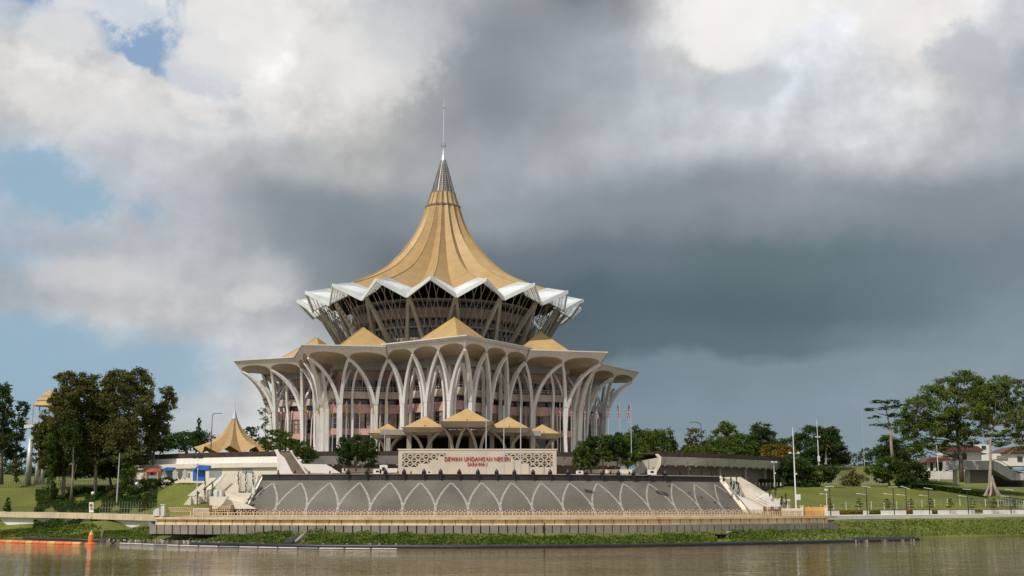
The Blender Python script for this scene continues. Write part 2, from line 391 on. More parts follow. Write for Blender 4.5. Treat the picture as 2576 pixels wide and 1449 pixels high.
# facade per side, by storeys
for j in range(18):
    mid=(vtx(15,j,0)+vtx(15,j+1,0))/2; seen=abs(bearing(mid))<118
    def wall(d,z0,z1,m_,name,par=bd):
        w_=MB(); w_.quad(vtx(d,j,z0),vtx(d,j+1,z0),vtx(d,j+1,z1),vtx(d,j,z1)); return w_.build(name,m_,par)
    def ledge(d0,d1,z0,z1,m_,name):
        w_=MB(); a=[vtx(d0,j,z0),vtx(d0,j+1,z0),vtx(d0,j+1,z1),vtx(d0,j,z1)]; b_=[vtx(d1,j,z0),vtx(d1,j+1,z0),vtx(d1,j+1,z1),vtx(d1,j,z1)]
        w_.quad(*a); w_.quad(a[3],a[2],b_[2],b_[3]); w_.quad(b_[0],b_[1],a[1],a[0]); return w_.build(name,m_,bd)
    wall(15.6,ZB,25.3,M['glass'],'ground_floor_glazing')
    ledge(12.9,15.6,25.3,27.0,M['pink'],'pink_band'); ledge(12.9,15.6,31.2,33.6,M['pink'],'pink_band')
    wall(13.5,26.9,31.3,M['glass_tan'],'window_strip')
    wall(15.7,33.5,35.2,M['glass'],'recessed_glazing')
    bal=ledge(12.2,15.7,35.2,37.1,M['balcony'],'balcony')
    wall(15.8,37,43.2,M['glass'],'upper_glazing'); wall(15.75,40.6,43.2,M['panel_tan'],'upper_panel')
    ledge(13.0,15.8,43.2,46.6,M['greywall'],'upper_wall')
    if not seen: continue
    r=MB()
    for zz in (38.3,37.7):
        r.beam(vtx(12.4,j,zz),vtx(12.4,j+1,zz),.1)
    nr=BAYS[j]*9
    for k in range(nr+1):
        p=vtx(12.4,j,37.1).lerp(vtx(12.4,j+1,37.1),k/nr); r.beam(p,p+Vector((0,0,1.2)),.09)
    r.build('railing',M['rail'],bal)
    s0=sum(BAYS[:j])
    for bq in range(BAYS[j]):
        A_=lambda d,f,z: S(d,s0+bq+f,z) if (bq+f)<BAYS[j]-1e-6 else vtx(d,j+1,z)
        # window of the bay: frame with dark panes
        fr=MB()
        nm=6
        for k in range(nm+1):
            p=vtx(13.35,j,26.9).lerp(vtx(13.35,j+1,26.9),(bq+k/nm)/BAYS[j]); fr.beam(p,p+Vector((0,0,4.4)),.3,.22)
        for zz in (28.4,29.9):
            fr.beam(vtx(13.35,j,zz).lerp(vtx(13.35,j+1,zz),bq/BAYS[j]),vtx(13.35,j,zz).lerp(vtx(13.35,j+1,zz),(bq+1)/BAYS[j]),.14)
        fo=fr.build('window',M['frame'],bd)
        pn=MB()
        for k in range(nm):
            if (k*7+bq*3+j*5)%4!=0 and not (bq+j)%3==0: continue
            a=vtx(13.42,j,0).lerp(vtx(13.42,j+1,0),(bq+(k+.16)/nm)/BAYS[j]); b_=vtx(13.42,j,0).lerp(vtx(13.42,j+1,0),(bq+(k+.84)/nm)/BAYS[j])
            pn.quad(Vector((a.x,a.y,27.1)),Vector((b_.x,b_.y,27.1)),Vector((b_.x,b_.y,31)),Vector((a.x,a.y,31)))
        pn.build('pane',M['glass'],fo)
        # upper wall glazing bars + ground mullions
        fr=MB()
        for k in range(4):
            p=vtx(15.7,j,37).lerp(vtx(15.7,j+1,37),(bq+k/4)/BAYS[j]); fr.beam(p,p+Vector((0,0,6.2)),.25,.2)
        fr.beam(vtx(15.65,j,41.3).lerp(vtx(15.65,j+1,41.3),bq/BAYS[j]),vtx(15.65,j,41.3).lerp(vtx(15.65,j+1,41.3),(bq+1)/BAYS[j]),1.1,.15)
        fr.build('glazing_bars',M['pink'],bd)
        for k in range(3):
            f=(bq+.3+.2*k)/BAYS[j]
            pp=lambda d,z: vtx(d,j,z).lerp(vtx(d,j+1,z),f)
            fn=MB(); fn.sweep([pp(12.0,ZB),pp(12.1,26),pp(12.2,31),pp(12.5,33.8)],[.28,.26,.22,.18],[.5,.45,.4,.3],(vtx(12,j+1,0)-vtx(12,j,0)))
            fn.build('facade_fin',M['concrete'],bd)
# roof pyramids on the wings
for k in range(9):
    ph=VT[2*k][0]; rr=39.0; c=pol(rr,ph,49.05 if k==0 else 48.45); hd=13.8 if k==0 else 12.8
    mb=MB(); dirr=[pol(1,ph+a,0)-Vector((AX,AY,0)) for a in (0,90,180,270)]
    base=[c+d*hd for d in dirr]; ap=c+Vector((0,0,9.5 if k==0 else 8.0))
    low=[b_-Vector((0,0,.05)) for b_ in base]
    for q in range(4): mb.poly([base[q],base[(q+1)%4],ap])
    o=mb.build('roof_pyramid',M['gold_flat'],bd)
    t=MB()
    for q in range(4): t.beam(ap,base[q],.22,.18); t.beam(base[q]+Vector((0,0,-.06)),base[(q+1)%4]+Vector((0,0,-.06)),.4,.3)
    t.build('ridge_trim',M['gold_flat'],o)
# drum, bands, slabs behind the funnel
mb=MB(); mb.lathe((AX,AY,0),[(24.5,48.8),(24.5,67)],72); mb.build('drum_glazing',M['glass'],bd,smooth=True)
for z0,z1,r in ((60.4,63.2,27.6),(51.8,54.6,26.3)):
    mb=MB(); mb.lathe((AX,AY,0),[(24.5,z0),(r,z0),(r,z1),(24.5,z1)],72); mb.build('gallery_band',M['panel_tan'],bd)
for z0,r in ((57.6,26.2),(65.3,28.5)):
    mb=MB(); mb.lathe((AX,AY,0),[(24.5,z0),(r,z0),(r,z0+.5),(24.5,z0+.5)],72); mb.build('gallery_slab',M['greywall'],bd)
mb=MB()
for k in range(72):
    a=k*5; mb.beam(pol(24.7,a,48.9),pol(24.7,a,65),.28,.2)
mb.build('drum_mullions',M['frame'],bd)
# --- main roof, folded tent
RID=[(5.4,100.4),(6.9,95.7),(9.7,89.9),(13.7,84.4),(17.9,80.1),(22.3,76.9),(27.8,74.1),(33,71.9),(37.8,70.1)]
VAL=[(4.95,100.2),(6.2,95.2),(8.6,89.2),(12.1,83.4),(15.9,78.7),(19.9,75.0),(24.9,71.8),(29.9,69.4),(34.6,67.3)]
def cat(pts,sub=4):
    out=[]; n_=len(pts)
    for i in range(n_-1):
        p0=pts[max(i-1,0)];p1=pts[i];p2=pts[i+1];p3=pts[min(i+2,n_-1)]
        for q in range(sub):
            t=q/sub; out.append(tuple(.5*((2*p1[k])+(-p0[k]+p2[k])*t+(2*p0[k]-5*p1[k]+4*p2[k]-p3[k])*t*t+(-p0[k]+3*p1[k]-3*p2[k]+p3[k])*t**3) for k in range(2)))
    out.append(pts[-1]); return out
RC,VC=cat(RID),cat(VAL); PH0=-.7
def merid(k): return (RC if k%2==0 else VC, PH0+10*k)
mb=MB(); cols=[]
for k in range(36):
    pr,ph=merid(k); cols.append([pol(r,ph,z) for r,z in pr])
for k in range(36):
    a,b_=cols[k],cols[(k+1)%36]
    for i in range(len(a)-1): mb.quad(a[i+1],b_[i+1],b_[i],a[i])
roof=mb.build('tent_roof',M['gold'],bd)
mb=MB()
for k in range(0,36,2): mb.tube([p+Vector((0,0,.06)) for p in cols[k]],[.10+.06*i/32 for i in range(len(cols[k]))],5)
mb.build('ridge_seam',M['gold'],roof)
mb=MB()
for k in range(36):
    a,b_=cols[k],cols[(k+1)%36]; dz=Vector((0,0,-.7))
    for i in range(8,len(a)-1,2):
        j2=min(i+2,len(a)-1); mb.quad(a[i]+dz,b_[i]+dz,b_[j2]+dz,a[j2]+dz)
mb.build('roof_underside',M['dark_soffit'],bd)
# collar, upper skirt, lattice cone, tip, mast
mb=MB(); cr=[]
for k in range(36):
    r=5.75 if k%2==0 else 5.2; cr.append([pol(r,PH0+10*k,100.0),pol(r,PH0+10*k,100.55),pol(r-1.0,PH0+10*k,100.75)])
for k in range(36):
    a,b_=cr[k],cr[(k+1)%36]
    for i in range(2): mb.quad(a[i],b_[i],b_[i+1],a[i+1])
mb.build('roof_collar',M['stair'],bd)
mb=MB(); cr=[]
for k in range(36):
    q=1 if k%2==0 else .9; cr.append([pol(5.3*q,PH0+10*k,100.5),pol(4.6*q,PH0+10*k,102.4),pol(3.9*q,PH0+10*k,104.9)])
for k in range(36):
    a,b_=cr[k],cr[(k+1)%36]
    for i in range(2): mb.quad(a[i],b_[i],b_[i+1],a[i+1])
o=mb.build('upper_skirt',M['gold'],bd)
mb=MB()
for k in range(0,36,2): mb.tube(cr[k],.13,5)
mb.build('skirt_rib',M['stair'],o)
mb=MB(); mb.lathe((AX,AY,0),[(3.3,104.8),(.55,115.8)],18); o=mb.build('spire_cone',M['frame'],bd)
mb=MB()
for k in range(18): mb.beam(pol(3.85,PH0+20*k,104.8),pol(.8,PH0+20*k,116),.22,.22)
for q in range(14):
    t=q/14; r=3.85+(.8-3.85)*t; mb.lathe((AX,AY,104.8+11.2*t),[(r,0),(r+.05,.1),(r,.2)],18)
mb.build('spire_lattice',M['steel'],o)
mb=MB(); mb.lathe((AX,AY,0),[(.95,115.6),(.5,117.6),(.12,119.9)],16); mb.build('spire_tip',M['silver'],bd)
mb=MB(); mb.tube([(AX,AY,119.5),(AX,AY,128),(AX,AY,133.6),(AX,AY,137.2)],[.26,.2,.15,.05],8); o=mb.build('mast',M['silver'],bd)
mb=MB(); mb.lathe((AX,AY,133.4),[(0,0),(.3,.3),(0,.6)],8)
for a in range(0,360,60):
    mb.beam(pol(.25,a,120.3),pol(.85,a,121),.12); mb.beam(pol(.85,a,120.6),pol(.85,a,121.8),.13)
mb.build('aerial',M['steel'],o)
# eave hoods: folded frames with blades
OUTR,OUTZ,INR,INZ=45.0,68.6,37.9,70.25
LOR,LOZ,LIR,LIZ=40.6,64.3,34.7,67.45
for k in range(18):
    ph=PH0+20*k; hi_o,hi_i=pol(OUTR,ph,OUTZ),pol(INR,ph,INZ)
    hood=MB()
    for sg in (-1,1):
        lo_o,lo_i=pol(LOR,ph+10*sg,LOZ),pol(LIR,ph+10*sg,LIZ)
        hood.beam(hi_o,lo_o,.35,1.05); hood.beam(hi_i,lo_i,.25,.5)
        for f in (.33,.66): hood.beam(hi_o.lerp(hi_i,f),lo_o.lerp(lo_i,f),.16,.3)
    hood.beam(hi_o,hi_i,.4,.4)
    for sg in (-1,1): hood.beam(pol(LOR,ph+10*sg,LOZ),pol(LIR,ph+10*sg,LIZ),.2,.35)
    ho=hood.build('eave_hood',M['white_metal'],bd)
    bl=MB()
    for sg in (-1,1):
        lo_o,lo_i=pol(LOR,ph+10*sg,LOZ),pol(LIR,ph+10*sg,LIZ)
        nn=(lo_o-hi_o).cross(hi_i-hi_o).normalized()
        hz=(lo_o-hi_o); hz.z=0; outw=(hz.normalized()*math.cos(R_(20))+Vector((0,0,math.sin(R_(20)))))
        nb=26
        bear=((ph+180)%360)-180; closed=abs(bear)<2 or bear*sg<0; nn=(lo_o-hi_o).cross(hi_i-hi_o).normalized()
        if nn.z<0: nn=-nn
        if closed:
            bl.prism([hi_o+nn*.1,lo_o+nn*.1,lo_i+nn*.1,hi_i+nn*.1],nn*.08)
            for q in range(1,nb): t=q/nb; bl.beam(hi_o.lerp(lo_o,t)+nn*.2,hi_i.lerp(lo_i,t)+nn*.2,.07,.05)
        else:
            for q in range(1,17): t=q/17; bl.sweep([hi_o.lerp(lo_o,t),hi_i.lerp(lo_i,t)],.16,.12,nn)
            for f in (.2,.5,.8): bl.beam(hi_o.lerp(hi_i,f),lo_o.lerp(lo_i,f),.12,.14)
    bl.build('louvre_blades',M['white_metal'],ho)
# funnel columns (pairs) and braces
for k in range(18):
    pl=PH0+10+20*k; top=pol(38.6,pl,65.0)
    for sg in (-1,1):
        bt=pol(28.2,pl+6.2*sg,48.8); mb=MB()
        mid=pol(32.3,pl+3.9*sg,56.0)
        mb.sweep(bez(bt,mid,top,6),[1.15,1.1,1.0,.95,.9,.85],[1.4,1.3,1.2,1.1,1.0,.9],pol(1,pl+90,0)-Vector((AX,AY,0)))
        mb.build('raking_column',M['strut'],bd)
    br=MB(); pc=PH0+20*k
    for a,b2 in ((-7,3),(-4.5,6.5),(-1.5,9),(7,-3),(4.5,-6.5),(1.5,-9),(-8.5,-.5),(8.5,.5)):
        r1=36.5+3*(1-abs(b2)/10); z1=66.5+2.4*(1-abs(b2)/10)
        br.beam(pol(29.2,pc+a,49),pol(r1,pc+b2,z1),.15)
    br.build('brace',M['brace'],bd)
    br=MB(); 
    for q in range(7):
        a=pc-10+q*20/7; br.beam(pol(27.9,a,60.2),pol(27.9,a+1.4,63.4),.12); br.beam(pol(27.9,a+2.8,60.2),pol(27.9,a+1.4,63.4),.12)
        br.beam(pol(27.2,a,51.5),pol(27.2,a+1.4,54.8),.12); br.beam(pol(27.2,a+2.8,51.5),pol(27.2,a+1.4,54.8),.12)
    br.build('gallery_truss',M['brace'],bd)
# entrance porch block behind the canopies
c=pol(66,7.5,ZB); rz=R_(7.5)
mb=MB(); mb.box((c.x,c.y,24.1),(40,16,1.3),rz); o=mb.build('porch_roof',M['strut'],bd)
mb=MB(); cc=pol(60.5,7.5,0); mb.box((cc.x,cc.y,21),(38,.4,5.2),rz); mb.build('porch_doors',M['dark'],o)
for q in range(8):
    mb=MB(); off=-18+q*36/7; p=c+Vector((math.cos(rz)*off,math.sin(rz)*off,0))+ (pol(7,7.5,0)-Vector((AX,AY,0)))
    mb.box((p.x,p.y,21),(1.1,1.1,5),rz); mb.build('porch_pier',M['strut'],o)
# ------------------------------------------------------------ canopies
def canopy(px,Y,w,zt,z1,z0,trunks,label):
    a=P(px,1060,Y); base=(a.x,Y,ZB); t=thing('entrance_canopy',label,'canopy',base,'umbrella canopies at the entrance')
    h=w/2; cx=a.x
    ap=Vector((cx,Y,zt)); cs=[Vector((cx+sx*h,Y+sy*h,z1)) for sx,sy in ((-1,-1),(1,-1),(1,1),(-1,1))]
    mb=MB()
    for q in range(4): mb.poly([cs[q],cs[(q+1)%4],ap])
    mb.build('pyramid_roof',M['gold_flat'],t)
    mb=MB(); hi=[Vector((cx+sx*(h+.5),Y+sy*(h+.5),z1+.12)) for sx,sy in ((-1,-1),(1,-1),(1,1),(-1,1))]
    lo=[Vector((cx+sx*(h-.9),Y+sy*(h-.9),z0)) for sx,sy in ((-1,-1),(1,-1),(1,1),(-1,1))]
    for q in range(4): mb.quad(lo[q],lo[(q+1)%4],hi[(q+1)%4],hi[q]); mb.quad(hi[q],hi[(q+1)%4],cs[(q+1)%4]*1.0,cs[q])
    mb.poly(lo[::-1]); mb.build('eave_box',M['strut'],t)
    for tx in trunks:
        b0=Vector((cx+tx,Y,ZB)); rr=(h-1.2) if len(trunks)==1 else h*.48
        for sx in (-1,1):
            for sy in (-1,1):
                mb=MB(); e=Vector((b0.x+sx*rr,Y+sy*(h-1.4)*.8,z0+.1)); st=b0+Vector((sx*.32,sy*.32,0))
                mb.sweep(bez(st,Vector((st.x+sx*.5,st.y+sy*.4,ZB+(z0-ZB)*.78)),e,8),[.75]*8,[.75,.7,.7,.65,.6,.6,.55,.5],(0,1,0)); mb.build('curved_arm',M['strut'],t)
    mb=MB(); mb.box((cx+.3,Y-h-.1,z1+.45),(.25,.25,.3)); mb.build('spotlight',M['black'],t)
    return t
canopy(977,296,8.5,26.6,23.9,22.9,[0],'smallest pyramid canopy at the far left of the entrance row')
canopy(1070,292,10.3,28.2,25.0,24.0,[0],'gold pyramid canopy left of the large central canopy')
canopy(1174.5,288,12.2,29.8,26.1,25.0,[-2.9,2.9],'largest and tallest gold pyramid canopy, on two tulip stems')
canopy(1279,294,10.5,28.2,25.0,24.0,[0],'gold pyramid canopy right of the large central canopy')
canopy(1364,300,9.2,26.7,24.0,22.9,[0],'small pyramid canopy at the far right of the entrance row')
# ------------------------------------------------------------ podium
pd=thing('podium','curved podium terrace with grey band and dark vine parapet round the hall','podium',(AX,AY,4))
def podium_ring(R,p0,p1,recess=4,zlow=9,dots=True,pil=6):
    mb=MB(); arcband(mb,[(R-1.2,18.45),(R,18.45),(R+.1,17.5),(R-.4,17.4)],p0,p1); mb.build('vine_parapet',M['hedge_dark'],pd)
    mb=MB(); arcband(mb,[(R-.5,17.45),(R+.3,17.4),(R-.6,15.6),(R-recess,15.5)],p0,p1); mb.build('podium_band',M['podium_band'],pd)
    mb=MB(); arcband(mb,[(R-recess,15.6),(R-recess,zlow)],p0,p1); mb.build('podium_wall',M['podium_wall'],pd)
    mb=MB(); a=p0
    while a<p1:
        q=pol(R-.9,a,15.45); mb.box(q,(.35,.35,.3)); a+=1.7
    mb.build('downlights',M['lampwhite'],pd)
    a=p0+1
    while a<p1:
        mb=MB(); q=pol(R-recess+.3,a,12); mb.box((q.x,q.y,(15.5+zlow)/2),(.7,.7,15.5-zlow),R_(a)); mb.build('pillar',M['podium_band'],pd); a+=pil
podium_ring(100,-14,30,zlow=11)
podium_ring(110,30,76,zlow=5)
mb=MB(); arcband(mb,[(99,18.3),(40,18.3)],-60,30,4); arcband(mb,[(109,18.3),(40,18.3)],30,80,4); mb.build('deck',M['pave'],pd)
# left wing wall of the podium
mb=MB(); arcband(mb,[(98.8,18.6),(100.2,18.6),(100.3,17.5),(99.8,17.4)],-52,-14); mb.build('vine_parapet',M['hedge_dark'],pd)
mb=MB(); arcband(mb,[(99.7,17.45),(100.5,17.4),(100.6,16.1)],-52,-14); mb.build('upper_white_band',M['white'],pd)
mb=MB(); arcband(mb,[(100.6,16.15),(103.6,15.9),(103.6,14.9),(103.0,14.8)],-44,-14); mb.build('cream_ledge',M['cream'],pd)
mb=MB(); arcband(mb,[(103.0,14.9),(103.0,8)],-44,-10); lw=mb.build('cream_wall',M['cream'],pd)
for a0,a1 in ((-27.6,-25.6),(-22.4,-20.9)):
    mb=MB(); arcband(mb,[(103.1,14.6),(103.1,9)],a0,a1); mb.build('shutter_door',M['door_grey'],lw)
for a0 in (-31.2,-30.0,-28.8):
    mb=MB(); q=pol(103.3,a0,13.6); mb.box(q,(.7,.4,.7),R_(a0)); mb.build('vent_box',M['podium_band'],lw)
# upper terrace between podium and the sloped face
tr=thing('sloped_terrace','dark sloping terrace face patterned with pointed arches of white dashes','terrace',(AX,AY-115,4.3))
PL,PR=-15.8,37.5
mb=MB(); arcband(mb,[(96,12.96),(115.4,12.96)],PL,PR); mb.build('terrace_deck',M['pave'],tr)
mb=MB(); arcband(mb,[(115.0,12.9),(115.35,12.9),(115.35,13.05),(115.0,13.05)],PL,PR,close=True); mb.build('coping',M['sign'],tr)
mb=MB(); arcband(mb,[(115.2,12.95),(115.2,11.6)],PL,PR); mb.build('black_band',M['band'],tr)
mb=MB(); arcband(mb,[(115.2,11.68),(122.6,4.3)],PL,PR); sf=mb.build('slope_face',M['slope'],tr)
mb=MB(); arcband(mb,[(122.5,4.55),(123.6,4.55),(123.6,4.2)],PL,PR); mb.build('toe_kerb',M['cream_rust'],tr)
def slp(ph,s,off=.05): # s 0 top .. 1 bottom
    R=115.2+7.4*s; z=11.68-7.38*s; return pol(R+off*.7,ph,z+off*.7)
dph=3.175
for k in range(17):
    p0=-14.4+dph*k; mb=MB()
    for sg in (-1,1):
        n_=27
        for q in range(n_):
            t=q/(n_-1); s=.07+.9*t
            x=.5*(1-(1-t/.86)**1.9) if t<.86 else .5
            x=min(x,.492-.0*t); ph=p0+sg*dph*x
            if ph<PL+.2 or ph>PR-.2: continue
            hw=.21; h=.13/10.45
            a=slp(ph,s); tdir=(pol(1,ph+90,0)-Vector((AX,AY,0))); up=(slp(ph,s-.01)-slp(ph,s)).normalized()
            mb.quad(a-tdir*hw-up*.085,a+tdir*hw-up*.085,a+tdir*hw+up*.085,a-tdir*hw+up*.085)
    mb.build('arch_pattern',M['dash'],sf)
# slope side kerbs
mb=MB(); mb.sweep([slp(PR+.25,-.13,.3),slp(PR+.25,1.05,.3)],1.0,.5,(1,0,0)); mb.build('side_kerb',M['cream'],tr)
mb=MB(); mb.sweep([slp(PL-.1,-.1,.15),slp(PL-.1,1.03,.15)],.35,.4,(1,0,0)); mb.build('side_kerb',M['white'],tr)
# side cheeks (solid under the ends)
for ph in (PL-.3,PR+.3):
    mb=MB(); mb.poly([pol(95,ph,4),pol(95,ph,12.9),pol(115.2,ph,12.9),pol(122.6,ph,4.2)]); mb.build('cheek_wall',M['cream'],tr)
# floodlights along the terrace edge
ORD=['first','second','third','fourth','fifth','sixth','seventh','eighth','ninth','tenth','eleventh','twelfth','thirteenth','fourteenth','fifteenth','sixteenth','seventeenth','eighteenth','nineteenth','twentieth','twenty-first','twenty-second']
def ordl(i): return ORD[i]+(' from the left')
fl=None
fpx=[878,908,969,1005,1040,1070,1104,1138,1170,1203,1246,1294,1339,1384,1423,1466,1509,1548,1589,1626,1668]
fpx=[1016.5+ (i-2)*46.8*.74 for i in range(0)] or [875,922,969,1016,1066,1108,1155,1202,1249,1294,1341,1384,1429,1474,1515,1556,1594,1634,1674]
fproto=thing('floodlight','x','floodlight',(0,0,0),'dark floodlights along the terrace edge')
mb=MB(); mb.lathe((0,0,-1.0),[(.16,0),(.16,1.1),(.42,1.2),(.42,1.5),(.1,2.0),(0,2.05)],8); mb.build('lamp_housing',M['black'],fproto)
mb=MB(); mb.box((0,.2,.15),(.9,.35,.35)); mb.build('bracket',M['black'],fproto)
for i,px in enumerate(fpx):
    o=fproto if i==0 else copy_tree(fproto)
    ph=PL+ (px-660)/(1808-660)*(PR-PL)
    # solve bearing so it lands at px
    for _ in range(20):
        q=pol(115.6,ph,13.0); u=q.x/q.y*1.0135*F+CX; ph-=(u-px)/24.0
    o.location=pol(115.6,ph,13.05); o['label']='dark floodlight on the edge of the black-banded terrace, '+ordl(i)
# terrace boxes
for i,(px,w,h) in enumerate([(950,1.7,1.0),(965,1.6,1.9),(1080,1.2,.7),(1458,1.5,.7),(1640,1.9,1.1)]):
    q=P(px,1188,251.5 if px<1500 else 258); mb=MB(); mb.box((q.x,q.y,13.0+h/2),(w,.8,h)); 
    mb2=MB(); t=thing('speaker_box',['low white equipment box left of the sign wall','tall white box behind the low one, left of the sign wall','small white box at the foot of the sign wall','white box just right of the sign wall','larger white box near the right-hand stair'][i],'equipment box',(q.x,q.y,13.0),'white boxes on the terrace')
    mb.build('casing',M['white'],t); mb2.box((q.x,q.y-.42,13.0+h*.55),(w*.4,.05,h*.4)); mb2.build('grille',M['black'],t)
# ------------------------------------------------------------ sign wall
Ys=261.0
sg=thing('sign_wall','long beige wall with red lettering and cut-out triangle lattice ends','sign',P(1201,1192,Ys))
mb=MB()
x0,x1=P(1002,1160,Ys).x,P(1400,1160,Ys).x; zt=18.55; zb=12.96; nxt=40
cw=(x1-x0)/nxt; rows=4; rh=.78
zl0=zt-.75-rows*rh
def open_cell(ci,ri):
    lim=[11,9,7,4][ri]; limr=[12,10,8,6][ri]
    return (1<=ci<=lim) or (nxt-2>=ci>=nxt-1-limr)
mb.box(((x0+x1)/2,Ys+.2,(zt-.75+zt)/2),(x1-x0,.45,.75)); mb.box(((x0+x1)/2,Ys+.2,(zb+zl0)/2),(x1-x0,.45,zl0-zb))
for ri in range(rows):
    za=zt-.75-(ri+1)*rh; zc=za+rh; ci=0
    while ci<nxt:
        if open_cell(ci,ri):
            a=x0+ci*cw; up=(ci+ri)%2==0
            p=[Vector((a,Ys,za)),Vector((a+cw,Ys,zc))] if up else [Vector((a,Ys,zc)),Vector((a+cw,Ys,za))]
            mb.sweep([p[0]+Vector((0,.2,0)),p[1]+Vector((0,.2,0))],.42,.22,(0,1,0)); ci+=1
        else:
            c1=ci
            while c1<nxt and not open_cell(c1,ri): c1+=1
            mb.box((x0+(ci+c1)/2*cw,Ys+.2,(za+zc)/2),((c1-ci)*cw,.45,rh)); ci=c1
    mb.box(((x0+x1)/2,Ys+.2,za),(x1-x0,.42,.13))
mb.build('wall_panel',M['sign'],sg)
mb=MB(); mb.box(((x0+x1)/2,Ys+1.4,(zb+zt)/2-.3),(x1-x0-1,.2,zt-zb-.9)); mb.build('backing',M['panel_tan'],sg)
mb=MB(); mb.box(((x0+x1)/2,Ys+.2,zt+.07),(x1-x0+.4,.7,.2)); mb.build('coping',M['cream'],sg)
def text(s,px0,px1,py0,py1,name):
    cu=bpy.data.curves.new('t','FONT'); cu.body=s; cu.size=1; cu.extrude=.03; cu.offset=.012; cu.align_x='CENTER'; cu.space_character=1.08
    to=bpy.data.objects.new('t',cu); C.objects.link(to); bpy.context.view_layer.update()
    me=bpy.data.meshes.new_from_object(to.evaluated_get(bpy.context.evaluated_depsgraph_get()))
    bpy.data.objects.remove(to)
    a=P(px0,py0,Ys); b_=P(px1,py1,Ys)
    co=np.array([v.co for v in me.vertices]); mn,mx_=co.min(0),co.max(0)
    sx=(b_.x-a.x)/(mx_[0]-mn[0]); sz=(a.z-b_.z)/(mx_[1]-mn[1])
    out=[((v[0]-mn[0])*sx+a.x, Ys-.10-(v[2]-mn[2])*1.2, (v[1]-mn[1])*sz+b_.z) for v in co]
    f=[tuple(p.vertices) for p in me.polygons]; mb=MB(); mb.add(out,f); o=mb.build(name,M['red_letter'],sg); bpy.data.meshes.remove(me); return o
text('DEWAN UNDANGAN NEGERI',1118.6,1283.4,1149.4,1160.2,'lettering'); text('SARAWAK',1176,1227,1163.6,1172.3,'lettering')
# ------------------------------------------------------------ promenade + river wall
mb=MB(); arcband(mb,[(123,4.3),(147,4.32)],-17.8,37.5); 
o=mb.build('promenade',M['pave']); o['kind']='structure'
rw=thing('river_wall','curved concrete river wall of leaning grey plates below a rust-stained cream kerb','river wall',pol(147,9,1.2))
mb=MB(); arcband(mb,[(146.2,4.34),(147.5,4.36),(147.5,3.95),(147.0,3.9)],-17.8,37.5); mb.build('kerb',M['cream_rust'],rw)
mb=MB(); arcband(mb,[(147.0,3.95),(147.15,2.95),(149.0,2.97)],-17.8,36.5); cb=mb.build('cream_wall',M['cream_rust'],rw)
n_=86
for k in range(n_):
    a=-17.8+ (36.9+17.8)*k/n_; w_=(54.7)/n_
    mb=MB(); j_=random.uniform(-.08,.1); arcband(mb,[(148.9+j_,2.98),(149.15+j_,2.98),(149.0+j_,1.3),(148.7+j_,1.3)],a+.03,a+w_-.05,3,close=True); mb.build('leaning_plate',M['plate'],rw)
mb=MB(); arcband(mb,[(148.6,2.9),(148.4,1.0)],-17.8,36.9); mb.build('backing',M['joint'],rw)
mb=MB()
for k in range(60):
    a=-17+k*.9; q=pol(147.1,a,3.45)
    mb.box(q,(.05,.08,1.0),R_(a))
mb.build('joint_lines',M['joint'],cb)
def fence(name,label,cat_,R,p0,p1,z,h,sp,m_,post=.07,rails=(.12,.9),big=0,seg=4.0,grp=None,tips=False):
    mid=pol(R,(p0+p1)/2,z); t=thing(name,label,cat_,mid,grp); a=p0
    while a<p1-.01:
        e=min(a+seg,p1); mb=MB()
        for r_ in rails: 
            pts=arc(R,z+h*r_,a,e,1); 
            for i in range(len(pts)-1): mb.beam(pts[i],pts[i+1],post)
        n_=int(math.radians(e-a)*R/sp)
        for i in range(n_):
            q=pol(R,a+(e-a)*i/n_,z); hh=h*(1.0 if i%2 else .82); mb.beam(q,q+Vector((0,0,hh)),post)
            if tips: mb.box(q+Vector((0,0,hh)),(.17,.17,.17),0,1)
        if big:
            q=pol(R,a,z); mb.box(q+Vector((0,0,h*.55)),(big,big,h*1.1),R_(a))
        mb.build('railing_panel',[m_,M['cream']],t); a+=seg
    return t
fence('promenade_fence','low cream picket railing on the river wall edge','fence',145.8,-15.2,34.2,4.33,1.0,.55,M['cream_fence'],.13,(.35,.85),big=.22,seg=1.0)
fence('rear_fence','rusty brown railing with white tips in front of the dark slope','fence',133,-14,36,4.32,1.25,.45,M['brown_fence'],.075,(.2,.92),seg=1.0,tips=True)
